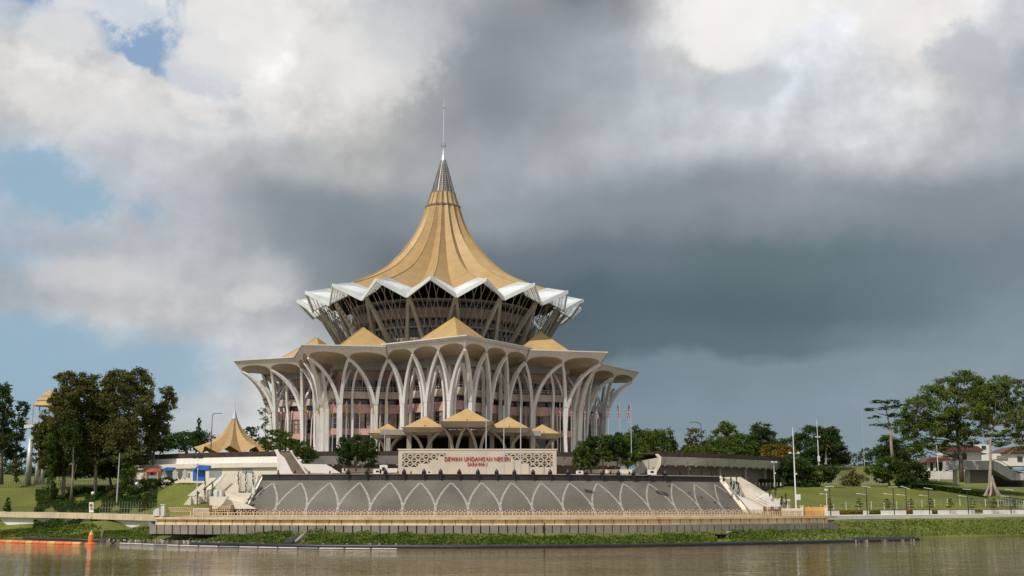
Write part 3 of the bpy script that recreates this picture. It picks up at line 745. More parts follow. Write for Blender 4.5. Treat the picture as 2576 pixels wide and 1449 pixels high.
# white terrace behind the left end of the river wall : cream fence screens and gate
def pxthing(name,label,cat_,polys,Y,depth,m_,group=None,part='panel'):
    xs=[p[0] for q in polys for p in q]; ysx=[p[1] for q in polys for p in q]
    t=thing(name,label,cat_,P(sum(xs)/len(xs),max(ysx),Y),group)
    for q in polys:
        mb=MB(); mb.pxslab(q,Y,depth); mb.build(part,m_,t)
    return t
R4=lambda a,b,c,d:[(a,b),(c,b),(c,d),(a,d)]
t=pxthing('screen_fence','cream screen panel of the railing left of the dark slope','screen',[R4(486,1278,527,1297)],231,.25,M['cream'])
for k in range(12):
    mb=MB(); q=P(488+k*3.4,1296,230.9); mb.beam(q,q+Vector((0,0,1.3)),.06); mb.build('bar',M['cream_fence'],t)
def gate(name,label,px0,px1,pyt,pyb,Y,m_,cat_='gate',nb=9,posts=None,pm=None):
    t=thing(name,label,cat_,P((px0+px1)/2,pyb,Y)); mb=MB()
    for py in (pyt,(pyt*.55+pyb*.45),pyb): mb.beam(P(px0,py,Y),P(px1,py,Y),.1)
    for k in range(nb+1):
        px=px0+(px1-px0)*k/nb; mb.beam(P(px,pyt,Y),P(px,pyb,Y),.08)
        if k<nb: mb.beam(P(px,pyt,Y),P(px+(px1-px0)/nb,(pyt+pyb)/2,Y),.06)
    mb.build('leaf',m_,t)
    for px in (posts or []):
        mb=MB(); q=P(px,pyb,Y); mb.box((q.x,q.y,(q.z+P(px,pyt-2,Y).z)/2),(.45,.45,P(px,pyt-2,Y).z-q.z)); mb.build('gate_post',pm or m_,t)
    return t
gate('iron_gate','cream iron gate in front of the left stair',530,583,1273,1297,230,M['cream_fence'],posts=[529,584],pm=M['brown_fence'])
gate('promenade_gate','rusty brown iron gate at the foot of the right stair',1924,1963,1276,1298,247,M['brown_fence'],posts=[1924,1943,1963])
gate('side_railing','brown railing between the white gatepost and the cream screen',415,486,1277,1298,233,M['cream_fence'],'railing',14)
t=pxthing('white_gatepost','white square gatepost at the left end of the river wall','gatepost',[R4(404.5,1269,413,1298)],232,.8,M['white'],part='shaft')
mb=MB(); mb.pxslab(R4(403.5,1268,414,1270),231.9,1.0); mb.build('cap',M['white'],t)
t=pxthing('white_pier','low white pier beside the gatepost','pier',[[(385,1286),(392,1280),(400,1278),(400,1298),(385,1298)]],234,1.2,M['white'],part='shaft')
t=pxthing('screen_fence','cream screen panel between the brown gate and yellow hoarding','screen',[R4(1965,1279,2017,1298)],249,.3,M['cream'])
for k in range(13):
    mb=MB(); q=P(1968+k*4,1297,248.8); mb.beam(q,q+Vector((0,0,1.3)),.06); mb.build('bar',M['cream_fence'],t)
t=pxthing('hoarding','bright yellow-orange board hoarding between two white gateposts','hoarding',[R4(2020,1276,2042,1298),R4(2043,1275.5,2076,1298)],251,.12,M['yellow_board'],part='board')
mb=MB()
for k in range(15):
    q=P(2022+k*3.7,1298,250.8); mb.beam(q,q+Vector((0,0,1.35)),.07)
mb.build('iron_bars',M['cream_fence'],t)
for i,px in enumerate((2018,2079)):
    t=pxthing('white_gatepost',['white gatepost at the left end of the yellow hoarding','white gatepost at the right end of the yellow hoarding'][i],'gatepost',[R4(px-3,1273,px+3,1299)],250.5,.6,M['white'],part='shaft')
    mb=MB(); mb.pxslab(R4(px-4,1272,px+4,1274),250.4,.8); mb.build('cap',M['white'],t)
# left promenade wall (white, with recess)
LP=[(-200,276,5.3),(0,262,5.05),(180,251,4.9),(300,241,4.75),(410,233.5,4.6)]
def lpt(px,dY=0,z=0):
    Y=np.interp(px,[q[0] for q in LP],[q[1] for q in LP]); zz=np.interp(px,[q[0] for q in LP],[q[2] for q in LP]); p=P(px,1290,float(Y)); return Vector((p.x,p.y+dY,float(zz)+z))
lw=thing('promenade_wall','white beam wall of the left promenade with rust streaks','wall',lpt(200,0,-3.5))
pxl=list(range(-200,411,10))+[410]
mb=MB(); vs=[]
for px in pxl: vs+= [lpt(px,0,0),lpt(px,0,-1.15),lpt(px,1.6,-1.15),lpt(px,5,0)]
nq=len(pxl)
for i in range(nq-1):
    for a,b_ in ((0,1),(1,2),(3,0)): mb.add([vs[i*4+a],vs[i*4+4+a],vs[i*4+4+b_],vs[i*4+b_]],[(0,1,2,3)])
mb.add(vs[-4:],[(0,1,2,3)]); mb.build('beam',M['cream_rust'],lw)
mb=MB()
for i in range(nq-1): mb.quad(lpt(pxl[i],1.0,-1.1),lpt(pxl[i+1],1.0,-1.1),lpt(pxl[i+1],1.0,-3.8),lpt(pxl[i],1.0,-3.8))
mb.build('block_wall',M['white'],lw)
for px in (190,197.5):
    mb=MB(); q=lpt(px,.7,-2.4); mb.box(q,(.35,.6,2.7)); mb.build('drain_post',M['white'],lw)
mb=MB(); q=lpt(193.7,.85,-2.4); mb.box(q,(.35,.4,2.7)); mb.build('drain',M['brown_fence'],lw)
mb=MB(); q=lpt(383,.8,-1.9); mb.box(q,(1.6,.5,1.2)); mb.build('vent',M['door_grey'],lw)
# right promenade: low white wall segments, dark kerb
RPp=[(2075,250),(2300,268),(2576,290),(2800,306)]
def rpt(px,dY=0,z=4.0):
    Y=float(np.interp(px,[q[0] for q in RPp],[q[1] for q in RPp])); p=P(px,1295,Y); return Vector((p.x,Y+dY,z))
rp=thing('promenade_kerb_wall','long low white kerb wall of the right promenade','wall',rpt(2300))
mb=MB(); pr_=list(range(2080,2801,20))
for i in range(len(pr_)-1):
    a,b_=pr_[i],pr_[i+1]
    for (d0,z0,d1,z1) in ((0,3.5,0,4.35),(0,4.35,5,4.4)): mb.quad(rpt(a,d0,z0),rpt(b_,d0,z0),rpt(b_,d1,z1),rpt(a,d1,z1))
mb.build('kerb',M['white'],rp)
mb=MB()
for i in range(len(pr_)-1): mb.quad(rpt(pr_[i],.15,2.4),rpt(pr_[i+1],.15,2.4),rpt(pr_[i+1],.15,3.52),rpt(pr_[i],.15,3.52))
mb.build('dark_foot',M['plate'],rp)
for a,b_ in ((2090,2125),(2185,2200),(2230,2295),(2312,2360),(2375,2470),(2490,2640),(2655,2780)):
    mb=MB(); A,B=rpt(a,4,4.4),rpt(b_,4,4.4); mb.quad(A,B,B+Vector((0,0,.9)),A+Vector((0,0,.9))); A2,B2=A+Vector((0,.5,.9)),B+Vector((0,.5,.9)); mb.quad(A+Vector((0,0,.9)),B+Vector((0,0,.9)),B2,A2); mb.build('planter_wall',M['white'],rp)
# hedge strip + fence behind it
hd=thing('clipped_hedge','low reddish-green hedge behind the right promenade wall','hedge',rpt(2300,7,4.5)); 
def leaves(n,cent,spread,size,seed=0):
    rg=np.random.default_rng(seed); return rg
def leafmesh(name,pts,size,m_,parent=None,loc=(0,0,0),flat=0.0,seed=1,up=.35):
    """pts: Nx3 array of leaf centres -> one quad each"""
    rg=np.random.default_rng(seed); n_=len(pts); nrm=rg.normal(size=(n_,3)); nrm[:,2]=nrm[:,2]*(1-flat)+up+flat*2
    nrm/=np.linalg.norm(nrm,axis=1)[:,None]
    a=np.cross(nrm,rg.normal(size=(n_,3))); a/=np.linalg.norm(a,axis=1)[:,None]; b_=np.cross(nrm,a)
    s=size*rg.uniform(.6,1.3,size=(n_,1))*.5
    v=np.stack([pts-a*s,pts-b_*s*.55,pts+a*s,pts+b_*s*.55],axis=1).reshape(-1,3)-np.array(loc)
    me=bpy.data.meshes.new(name); me.vertices.add(4*n_); me.vertices.foreach_set('co',v.astype(np.float32).ravel())
    me.loops.add(4*n_); me.loops.foreach_set('vertex_index',np.arange(4*n_,dtype=np.int32))
    me.polygons.add(n_); me.polygons.foreach_set('loop_start',np.arange(0,4*n_,4,dtype=np.int32)); me.polygons.foreach_set('loop_total',np.full(n_,4,dtype=np.int32))
    me.update(calc_edges=True); me.materials.append(m_)
    o=bpy.data.objects.new(name,me); C.objects.link(o)
    if parent is not None: o.parent=parent
    else: o.location=loc
    return o
pts=[]
for k in range(9000):
    px=random.uniform(2085,2780); q=rpt(px,6+random.uniform(0,1.6),4.4); pts.append((q.x,q.y,q.z+random.uniform(0,1.0)))
leafmesh('hedge_foliage',np.array(pts),.35,M['lf_orange'],hd,WL[hd.name])
def linefence(name,label,pts,h,sp,m_,r=.05,rails=(.1,.95),posts=0,pm=None,grp=None,cat_='fence'):
    pts=[Vector(p) for p in pts]; t=thing(name,label,cat_,pts[len(pts)//2],grp)
    for i in range(len(pts)-1):
        a,b_=pts[i],pts[i+1]; mb=MB(); L_=(b_-a).length; n_=max(2,int(L_/sp))
        for q in rails: mb.beam(a+Vector((0,0,h*q)),b_+Vector((0,0,h*q)),r)
        for k in range(n_): p=a.lerp(b_,k/n_); mb.beam(p,p+Vector((0,0,h)),r)
        mb.build('railing_panel',m_,t)
        if posts:
            mb=MB(); mb.box(a+Vector((0,0,h*.55)),(posts,posts,h*1.1)); mb.build('post',pm or m_,t)
    return t
linefence('wire_fence','thin wire fence with white posts at the foot of the right lawn',[ (rpt(px,13).x,rpt(px,13).y,terr(rpt(px,13).x,rpt(px,13).y)) for px in range(2040,2790,33)],1.7,4,M['pole_grey'],.03,(.3,.95),.14,M['rail'])
linefence('dark_fence','fine black railing along the left promenade',[lpt(px,2.6,0) for px in range(-60,240,20)],1.2,.35,M['black'],.03)
linefence('palisade_fence','tall pale steel palisade fence under the tall left trees',[lpt(px,4.4,-.1) for px in range(232,400,14)],2.5,.8,M['steel'],.06,(.1,.5))
linefence('hill_fence','dark railing on top of the grassy left bank',[(P(px,1210,296).x,296,terr(P(px,1210,296).x,296)) for px in range(-40,330,25)],1.7,.6,M['black'],.05)
linefence('hill_fence','pale railing on the right hill behind the lawn',[(P(px,1210,330).x,330,terr(P(px,1210,330).x,330)) for px in range(2050,2250,20)],2.3,.5,M['pole_grey'],.08)
linefence('hill_fence','pale railing beside the large tree at the right edge',[(P(px,1235,305).x,305,terr(P(px,1235,305).x,305)) for px in range(2515,2640,20)],2.2,.6,M['pole_grey'],.08)
# ------------------------------------------------------------ stairs and planters, left of the slope
lt=thing('left_stair','cream stepped stair and planter terraces left of the dark slope','staircase',P(560,1290,243))
def part(t,name,poly,Y,d,m_):
    mb=MB(); mb.pxslab(poly,Y,d); return mb.build(name,m_,t)
part(lt,'back_wall',[(563,1190),(660,1190),(634,1250),(563,1250)],254.5,.6,M['cream'])
part(lt,'side_wall',[(563,1190.5),(568,1191),(548,1216),(470,1282),(452,1282),(545,1207)],249.5,.8,M['white'])
part(lt,'stair_ramp',[(528,1202),(545,1202),(457,1274),(438,1273)],251,1.2,M['cream'])
part(lt,'retaining_wall',[(542,1219),(567,1199),(598,1199),(598,1216),(574,1234),(542,1236)],251.6,1.0,M['cream'])
part(lt,'retaining_wall',[(566,1237),(591,1214),(600,1221),(600,1240),(633,1240),(628,1249),(600,1252)],249.2,.8,M['cream'])
part(lt,'retaining_wall',[(566,1238),(600,1250),(628,1249),(616,1264),(606,1280),(572,1280)],247.6,.6,M['cream'])
mb=MB(); a_=[pol(115.2,PL-.45,12.9),pol(122.8,PL-.6,4.3),P(592,1284,246.6),P(622,1262,249),P(640,1234,252)]; mb.prism(a_,(0,.35,0)); mb.build('side_wall',M['white'],lt)
part(lt,'planter_box',R4(503,1232,527,1280),246,3,M['cream'])
part(lt,'planter_box',R4(536,1232,557,1280),246.4,3,M['white'])
part(lt,'planter_box',R4(478,1249,503,1280),244.6,3,M['cream'])
part(lt,'planter_box',[(527,1249),(573,1249),(560,1268),(545,1280),(527,1280)],243.6,1.4,M['cream'])
part(lt,'planter_box',[(452,1282),(478,1249),(480,1249),(480,1282)],244,2,M['cream'])
part(lt,'stair_ramp',[(545,1280),(572,1256),(600,1262),(640,1280)],245.2,2.5,M['cream'])
for px in (600,619,637): part(lt,'pillar',R4(px-3.4,1192 if px<630 else 1195,px+3.4,1244),250.5,.7,M['white'])
rt=thing('right_stair','white diagonal stair walls and planters right of the dark slope','staircase',P(1885,1290,262))
part(rt,'back_wall',[(1815,1200),(1863,1200),(1897,1220),(1930,1241),(1940,1262),(1850,1262)],273,.6,M['cream'])
part(rt,'recess_wall',[(1822,1203),(1845,1207),(1874,1232),(1874,1256),(1850,1250)],270.5,.4,M['podium_band'])
part(rt,'stair_wall',[(1862,1228),(1885,1226),(1916,1246),(1916,1262),(1874,1260)],270,.8,M['cream'])
part(rt,'landing_wall',[(1903,1257),(1925,1242),(1938,1240),(1946,1256),(1958,1277),(1930,1277)],268,1.5,M['white'])
part(rt,'lower_wall',[(1862,1250),(1903,1256),(1950,1280),(1950,1292),(1885,1292)],265,.6,M['cream'])
part(rt,'lower_wall',[(1852,1243),(1866,1251),(1925,1281),(1925,1292),(1893,1292)],263.4,.6,M['white'])
part(rt,'planter_box',R4(1934,1254,1970,1281),264,3,M['white']); part(rt,'planter_box',R4(1968,1256,1988,1282),264.6,3,M['cream'])
mb=MB()
for a,b_ in (((1874,1227),(1888,1226)),((1888,1226),(1918,1242)),((1903,1256),(1942,1277)),((1870,1254),(1924,1281))):
    mb.beam(P(*a,264.5)+Vector((0,0,.6)),P(*b_,264.5)+Vector((0,0,.6)),.08)
mb.build('handrail',M['frame'],rt)
# upper stairs up to the podium
us=thing('podium_stair','brown stone stair between white parapets climbing to the podium, left','staircase',P(735,1190,262))
part(us,'parapet',[(690,1131),(698,1130),(704,1142),(716,1152),(736,1191),(697,1191),(697,1148)],259,.6,M['white'])
part(us,'steps',[(704,1138),(731,1138),(771,1191),(738,1191)],262,3,M['stair'])
part(us,'parapet',[(729,1134),(734,1132),(737,1142),(748,1156),(778,1183),(778,1191),(768,1191)],258.6,.6,M['white'])
part(us,'wing_wall',[(758,1167),(820,1168),(856,1190),(782,1190)],257.6,.7,M['white'])
us=thing('podium_stair','curved stone stair with white parapet climbing to the podium, right','staircase',P(1630,1190,266))
part(us,'parapet',[(1648,1143),(1655,1141),(1664,1150),(1662,1170),(1650,1192),(1642,1192),(1655,1168),(1657,1152)],264.5,.6,M['cream'])
part(us,'steps',[(1604,1160),(1657,1151),(1656,1172),(1640,1192),(1610,1192)],267,3,M['balcony'])
part(us,'side_wall',[(1588,1191),(1603,1174),(1628,1181),(1628,1191)],265.6,.6,M['podium_band'])
t=pxthing('low_wall','low cream planter wall on the terrace right of the sign','wall',[R4(1455,1181,1590,1191)],262,.4,M['cream'])
t=pxthing('low_wall','low cream planter wall on the terrace left of the sign','wall',[R4(860,1178,1000,1189)],261,.4,M['cream'])
t=pxthing('hedge_wall','row of short white posts under a hedge right of the terrace','fence',[R4(1891+i*9,1214,1893.5+i*9,1222.5) for i in range(9)],300,.3,M['rail'],part='post')
# ------------------------------------------------------------ trees
def ell_pts(c,r,n_,rg,clumps=None):
    cl=clumps or max(10,int(14+r[0]*r[2]*1.5))
    d=rg.normal(size=(cl,3)); d/=np.linalg.norm(d,axis=1)[:,None]
    rad=rg.uniform(.45,1.0,size=(cl,1))**.6; cc=d*rad
    idx=rg.integers(0,cl,n_); off=rg.normal(size=(n_,3))*np.array([.19,.19,.14])
    p=cc[idx]+off
    return np.array(c)+p*np.array(r)*.93
def tree(name,label,cat_,base,Y,blobs,lm,tr=.35,leaf=.55,cov=1.5,trunkpts=None,bark='bark',group=None,seed=1,flat=0,depth=1.0,zb=None,limbs=True):
    """base=(px,py) foot in the view at distance Y; blobs (px,py,rx,ry) in pixels at that distance give the crown's real size"""
    b0=P(base[0],base[1],Y); 
    if zb is not None: b0.z=zb
    t=thing(name,label,cat_,b0,group); rg=np.random.default_rng(seed*13+5); mpp=Y/F; allp=[]; cs=[]
    for (x,y,rx,ry) in blobs:
        dY=rg.uniform(-.5,.5)*rx*mpp*1.2*depth; c=P(x,y,Y); c.y+=dY; cs.append(c)
        rx_,ry_=rx*mpp,ry*mpp; n_=int(2.3*cov*math.pi*rx_*ry_/(.3*leaf*leaf))+25
        allp.append(ell_pts(c,(rx_*.95,(rx_*.8+ry_*.2)*depth,ry_*.95),n_,rg))
    leafmesh('foliage',np.concatenate(allp),leaf,lm,t,b0,flat,seed)
    mb=MB(); cm=sum(cs,Vector((0,0,0)))/len(cs); zt=max(c.z for c in cs)
    if trunkpts: tp=[P(x,y,Y) for x,y in trunkpts]; tp[0]=b0-Vector((0,0,.3))
    else:
        f=Vector((cm.x,cm.y,(cm.z+zt)/2)); tp=[b0-Vector((0,0,.3)),b0.lerp(f,.35)+Vector((rg.uniform(-.4,.4),0,0)),b0.lerp(f,.7),f]
    n_=len(tp); mb.tube(tp,[tr*(1-.78*i/(n_-1)) for i in range(n_)],8)
    if limbs:
        for c in cs:
            k=min(range(n_),key=lambda i:(tp[i]-c).length+ (3 if tp[i].z>c.z else 0)); s=tp[max(0,min(k,n_-1))]
            if s.z>c.z: s=tp[max(0,k-1)]
            m1=s.lerp(c,.5)+Vector((0,0,-.08*(c-s).length)); mb.tube([s,m1,c],[tr*.34,tr*.2,tr*.06],6)
    mb.build('trunk',M[bark],t,smooth=True); return t
T=tree
G='tall eucalyptus trees on the left bank'
T('eucalyptus_tree','leftmost tall brown-green eucalyptus, beside the observation tower','tree',(160,1255),280,[(176,956,30,22),(168,1000,26,36),(158,1035,24,34),(176,1050,28,36),(148,1000,24,24),(130,1045,26,26),(106,1085,24,24),(102,1112,20,28),(112,1150,22,24),(140,1170,26,26),(165,1185,22,20),(118,1165,18,22),(122,1078,20,26),(112,1108,18,26),(158,1090,26,38),(128,1120,24,36),(114,1140,16,24),(152,1150,22,42),(190,985,24,30),(185,1025,24,34),(150,1065,28,30),(180,1110,26,34),(150,952,16,14),(146,1020,14,20)],M['lf_euc'],.5,.5,2.7,bark='bark_pale',group=G,seed=1)
T('eucalyptus_tree','eucalyptus with ivy-covered trunk, second from the tower','tree',(130,1250),277,[(132,1150,16,40),(128,1200,13,40),(134,1235,13,20),(130,1110,20,30)],M['lf_mid'],.5,.4,2.2,group=G,seed=2)
T('eucalyptus_tree','dark-centred eucalyptus in the middle of the tall left group','tree',(240,1258),283,[(205,962,26,26),(238,970,32,28),(215,1000,32,36),(245,1020,34,40),(225,1060,34,40),(250,1085,30,40),(205,1095,26,40),(255,1125,26,26),(215,1135,24,28),(262,1000,26,30),(230,1030,30,34),(240,1150,32,22),(215,1165,24,18),(270,1040,26,34),(240,1110,30,34)],M['lf_euc'],.45,.5,2.7,bark='bark_pale',group=G,seed=3)
T('eucalyptus_tree','tallest eucalyptus of the left group, round-topped','tree',(336,1262),279,[(300,945,34,20),(345,950,34,24),(370,972,24,26),(295,985,32,34),(335,1000,34,34),(305,1040,32,36),(345,1050,34,40),(300,1090,30,36),(345,1100,32,36),(325,1135,34,26),(285,960,22,22),(320,970,30,26),(280,1010,26,30),(365,1020,26,30),(325,1070,32,34),(318,1155,30,20),(345,1165,22,16),(290,1125,28,26)],M['lf_euc'],.45,.5,2.6,bark='bark_pale',group=G,seed=4)
T('eucalyptus_tree','right-hand eucalyptus leaning towards the white podium wall','tree',(372,1252),284,[(418,985,20,18),(424,1012,21,28),(405,1040,27,32),(378,1065,24,36),(395,1090,25,32),(410,1120,15,18),(380,1120,22,28),(370,1000,20,24),(390,1035,24,26),(408,1075,22,30),(388,1110,22,24)],M['lf_euc'],.35,.5,2.6,group=G,seed=5)
T('eucalyptus_tree','slim eucalyptus trunk between two larger ones in deep shade','tree',(178,1262),274,[(185,1120,22,40),(180,1080,24,30),(195,1150,20,22)],M['lf_dark'],.35,.5,1.6,bark='bark_pale',group=G,seed=6)
T('eucalyptus_tree','dark shaded tree standing behind the middle of the left group','tree',(285,1250),292,[(270,1060,40,50),(235,1100,40,50),(180,1060,34,50),(300,1110,40,36),(270,1150,44,26),(210,1150,34,30),(240,1165,40,26),(180,1175,30,30),(300,1170,36,26),(215,1185,34,18),(150,1160,26,30),(370,1165,28,22),(345,1185,26,16),(260,1190,34,16),(130,1185,20,22),(350,1150,34,24),(140,1120,26,40)],M['lf_dark'],.4,.6,2.2,group=G,seed=7)
T('bushy_tree','dark green young tree under the eucalyptus by the palisade','tree',(318,1258),276,[(318,1185,26,24),(312,1215,26,24),(322,1240,28,18)],M['lf_mid'],.2,.45,1.8,seed=8)
T('bushy_tree','yellowish shrub on the bank under the tall trees','shrub',(285,1258),274,[(283,1243,14,12),(290,1230,10,8)],M['lf_olive'],.12,.4,1.6,seed=9)
T('bushy_tree','dark spreading shrub on the bank left of the blue tarps','shrub',(410,1225),266,[(380,1215,34,14),(420,1212,30,12),(350,1225,24,14)],M['lf_dark'],.15,.45,2.0,seed=10)
T('tall_tree','dense dark tree cut by the left edge of the picture','tree',(4,1215),300,[(2,985,24,26),(12,1015,24,36),(-10,1050,34,40),(20,1062,18,36),(0,1100,34,36)],M['lf_dark'],.5,.6,2.0,seed=11)
T('tall_tree','dark tree left of the observation tower','tree',(40,1200),312,[(56,1025,17,18),(60,1052,15,22),(48,1080,20,26),(30,1112,34,28),(10,1130,28,26),(40,1140,26,20)],M['lf_dark'],.4,.6,2.0,seed=12)
T('bushy_tree','small olive-green tree in front of the tower columns','tree',(42,1212),296,[(42,1162,13,12),(40,1182,14,16),(44,1200,12,12)],M['lf_olive'],.2,.4,1.8,seed=13)
T('conifer','small dark conifer on the left promenade','conifer',(20,1292),262,[(20,1283,12,7),(20,1272,9,7),(20,1262,6,6),(20,1254,3,5)],M['lf_dark'],.1,.35,2.2,seed=14,limbs=False)
T('conifer','young pale conifer at the palisade fence','conifer',(363,1283),240,[(363,1272,9,7),(363,1262,7,6),(363,1254,4,5)],M['lf_olive'],.08,.3,1.6,seed=15,limbs=False)
T('bushy_tree','wide low green canopy of a distant tree behind the left podium','tree',(470,1140),420,[(440,1108,32,24),(475,1100,36,22),(510,1105,36,24),(420,1120,20,22),(470,1120,50,16)],M['lf_far'],.6,.9,2.2,seed=16)
T('cypress_tree','tall narrow dark cypress left of the golden pavilion','cypress',(500,1135),400,[(500,1062,5,12),(500,1085,7,16),(499,1108,8,18),(500,1125,7,10)],M['lf_dark'],.3,.6,2.4,seed=17,limbs=False)
T('cypress_tree','shorter narrow cypress next to the tall one','cypress',(493,1137),398,[(493,1095,4,12),(493,1115,6,14),(492,1130,6,8)],M['lf_dark'],.25,.6,2.2,seed=18,limbs=False)
T('bushy_tree','distant round tree between pavilion and hall','tree',(630,1140),410,[(630,1085,18,12),(640,1100,16,14),(625,1110,14,14)],M['lf_far'],.4,.8,1.3,seed=19)
T('sapling','tall thin sparse tree before the left corner of the hall','tree',(668,1135),284,[(668,1010,7,10),(660,1035,13,13),(668,1060,14,14),(655,1075,10,10),(672,1090,10,12),(690,1100,8,10),(664,1110,10,12)],M['lf_mid'],.16,.45,.55,trunkpts=[(668,1135),(667,1080),(668,1000)],seed=20)
T('bushy_tree','spreading leafy tree at the left foot of the hall','tree',(700,1140),278,[(700,1088,34,10),(675,1108,28,12),(725,1102,32,14),(705,1120,44,13),(680,1126,24,8),(735,1118,20,12)],M['lf_mid'],.3,.5,2.0,seed=21,depth=.9)
T('bushy_tree','round olive-brown bush right of the left podium stair','tree',(765,1168),262,[(765,1125,22,18),(752,1140,20,18),(780,1142,22,18),(768,1155,26,10)],M['lf_mid'],.25,.4,2.4,seed=22)
for i,(x,h_) in enumerate(((868,1098),(895,1092),(928,1100))):
    T('hedge_tree',['dense dark green tree left of the sign wall, leftmost of three','dense dark green tree left of the sign wall, middle of three','dense dark green tree left of the sign wall, nearest the sign'][i],'tree',(x,1182),258+i,[(x,h_+15,17,17),(x-8,h_+34,17,20),(x+8,h_+36,17,22),(x,h_+58,20,20)],M['lf_dark'],.22,.4,2.4,group='dark trees left of the sign wall',seed=23+i)
for i,(x,h_) in enumerate(((1462,1112),(1488,1096),(1520,1090),(1552,1088),(1580,1098))):
    T('hedge_tree',['dense dark green tree right of the sign wall, '+q for q in ('nearest the sign','second from the sign','third from the sign','fourth from the sign','farthest from the sign')][i],'tree',(x,1186),260+i,[(x,h_+14,19,16),(x-9,h_+34,18,20),(x+9,h_+36,18,22),(x,h_+58,22,20)],M['lf_dark'] if i%2 else M['lf_mid'],.22,.42,2.4,group='dark trees right of the sign wall',seed=30+i)
T('bushy_tree','feathery pale tree left of the curved right-hand stair','tree',(1606,1178),262,[(1605,1120,16,14),(1618,1132,18,14),(1600,1142,16,16),(1612,1152,14,12)],M['lf_mid'],.2,.4,.9,bark='bark_pale',seed=36)
T('bushy_tree','pointed green tree behind the right podium, left of the gap of sky','tree',(1600,1165),330,[(1600,1088,20,18),(1620,1102,26,22),(1580,1108,22,20),(1600,1130,34,24)],M['lf_mid'],.4,.6,1.9,seed=37)
T('bushy_tree','round dark green tree just left of the gap of sky','tree',(1665,1165),335,[(1650,1095,26,20),(1675,1098,24,22),(1690,1120,18,22),(1655,1130,38,24)],M['lf_mid'],.4,.6,2.0,seed=38)
for i,(lab,bl,mm,Y,bs) in enumerate([
('tree with thin reddish crown right of the gap of sky',[(1750,1092,24,18),(1738,1112,20,18),(1762,1120,24,18)],'lf_olive',330,(1750,1165)),
('bright yellow-green topped tree behind the right podium wall',[(1826,1076,24,18),(1812,1092,20,16),(1845,1092,20,16)],'lf_bright',345,(1826,1165)),
('broad green tree in front of the bright one',[(1795,1118,30,22),(1830,1118,32,24),(1862,1112,30,22),(1845,1135,48,18),(1885,1125,20,20)],'lf_mid',335,(1840,1165)),
('dark round-topped tree with layered crown behind the podium',[(1915,1078,26,16),(1900,1092,20,14),(1935,1092,20,14),(1918,1108,28,14)],'lf_dark',360,(1915,1165)),
('low green tree over the curved podium wall',[(1775,1136,40,16),(1730,1138,18,14),(1820,1142,30,12)],'lf_mid',322,(1775,1165)),
('orange-flowering tree behind the floodlight mast',[(1935,1136,28,18),(1965,1132,30,16),(1990,1142,24,18),(1950,1150,38,12)],'lf_orange',318,(1960,1185)),
('large dark tree on the lawn right of the podium wall',[(1995,1165,32,26),(2025,1180,30,28),(1985,1195,24,24),(2020,1210,34,18),(2060,1190,34,22),(2000,1225,30,8),(2080,1200,18,16),(2095,1185,18,14),(2050,1210,22,14),(1975,1180,18,20)],'lf_dark',304,(2005,1236)),
('huge dark mounded tree with climbing vines on the hill',[(2045,1090,32,20),(2078,1090,32,20),(2018,1110,26,24),(2075,1112,36,24),(2095,1112,28,24),(2060,1125,44,28),(2115,1140,26,24),(2040,1150,36,20),(2125,1155,18,16),(2090,1155,30,16)],'lf_dark',372,(2070,1172)),
('low dark tree on the hill behind the thin mast',[(2175,1140,20,16),(2155,1152,22,12),(2200,1150,22,16)],'lf_dark',385,(2175,1170)),
('dark rounded tree at the foot of the umbrella-shaped tree',[(2230,1115,30,20),(2255,1130,30,24),(2215,1142,26,20),(2250,1150,36,18)],'lf_dark',380,(2240,1170)),
('bright green bushy tree on the right lawn edge',[(2235,1166,34,18),(2195,1185,20,14),(2262,1180,28,20),(2215,1190,20,14),(2250,1192,28,18),(2222,1206,20,10)],'lf_mid',316,(2240,1228)),
('dark bushy tree beside the bright green one on the lawn edge',[(2290,1180,30,22),(2318,1195,20,18),(2270,1205,26,16),(2310,1205,22,20),(2275,1212,28,14),(2300,1220,26,8)],'lf_dark',312,(2295,1232)),
('small thin tree on the lawn right of the big dark tree',[(2140,1205,26,14),(2125,1212,18,12),(2165,1205,18,12),(2145,1190,12,10),(2155,1215,18,8)],'lf_olive',314,(2145,1228)),
('small tree in the gap between the right-hand houses',[(2385,1168,24,12),(2350,1172,26,12),(2410,1160,14,10)],'lf_dark',395,(2380,1190)),
]):
    T('broadleaf_tree',lab,'tree',bs,Y,bl,M[mm],.35,.55,2.6 if 'thin' not in lab else 1.1,seed=50+i)
T('broadleaf_tree','shadowy green tree filling the gap left of the reddish crown','tree',(1740,1170),352,[(1725,1140,22,18),(1760,1138,30,20),(1800,1130,30,24),(1740,1128,20,16)],M['lf_mid'],.35,.6,2.4,seed=80)
T('broadleaf_tree','wide dark tree behind the orange-flowering one','tree',(1940,1170),372,[(1895,1118,30,26),(1940,1122,34,26),(1985,1125,30,26),(1870,1135,30,20),(1920,1140,40,18)],M['lf_dark'],.35,.6,2.4,seed=81)
T('broadleaf_tree','dark green tree right behind the round dark one beside the hall','tree',(1640,1165),352,[(1620,1110,30,28),(1650,1115,34,30),(1685,1130,24,22),(1580,1120,28,26),(1560,1105,20,20)],M['lf_mid'],.35,.6,2.4,seed=82)
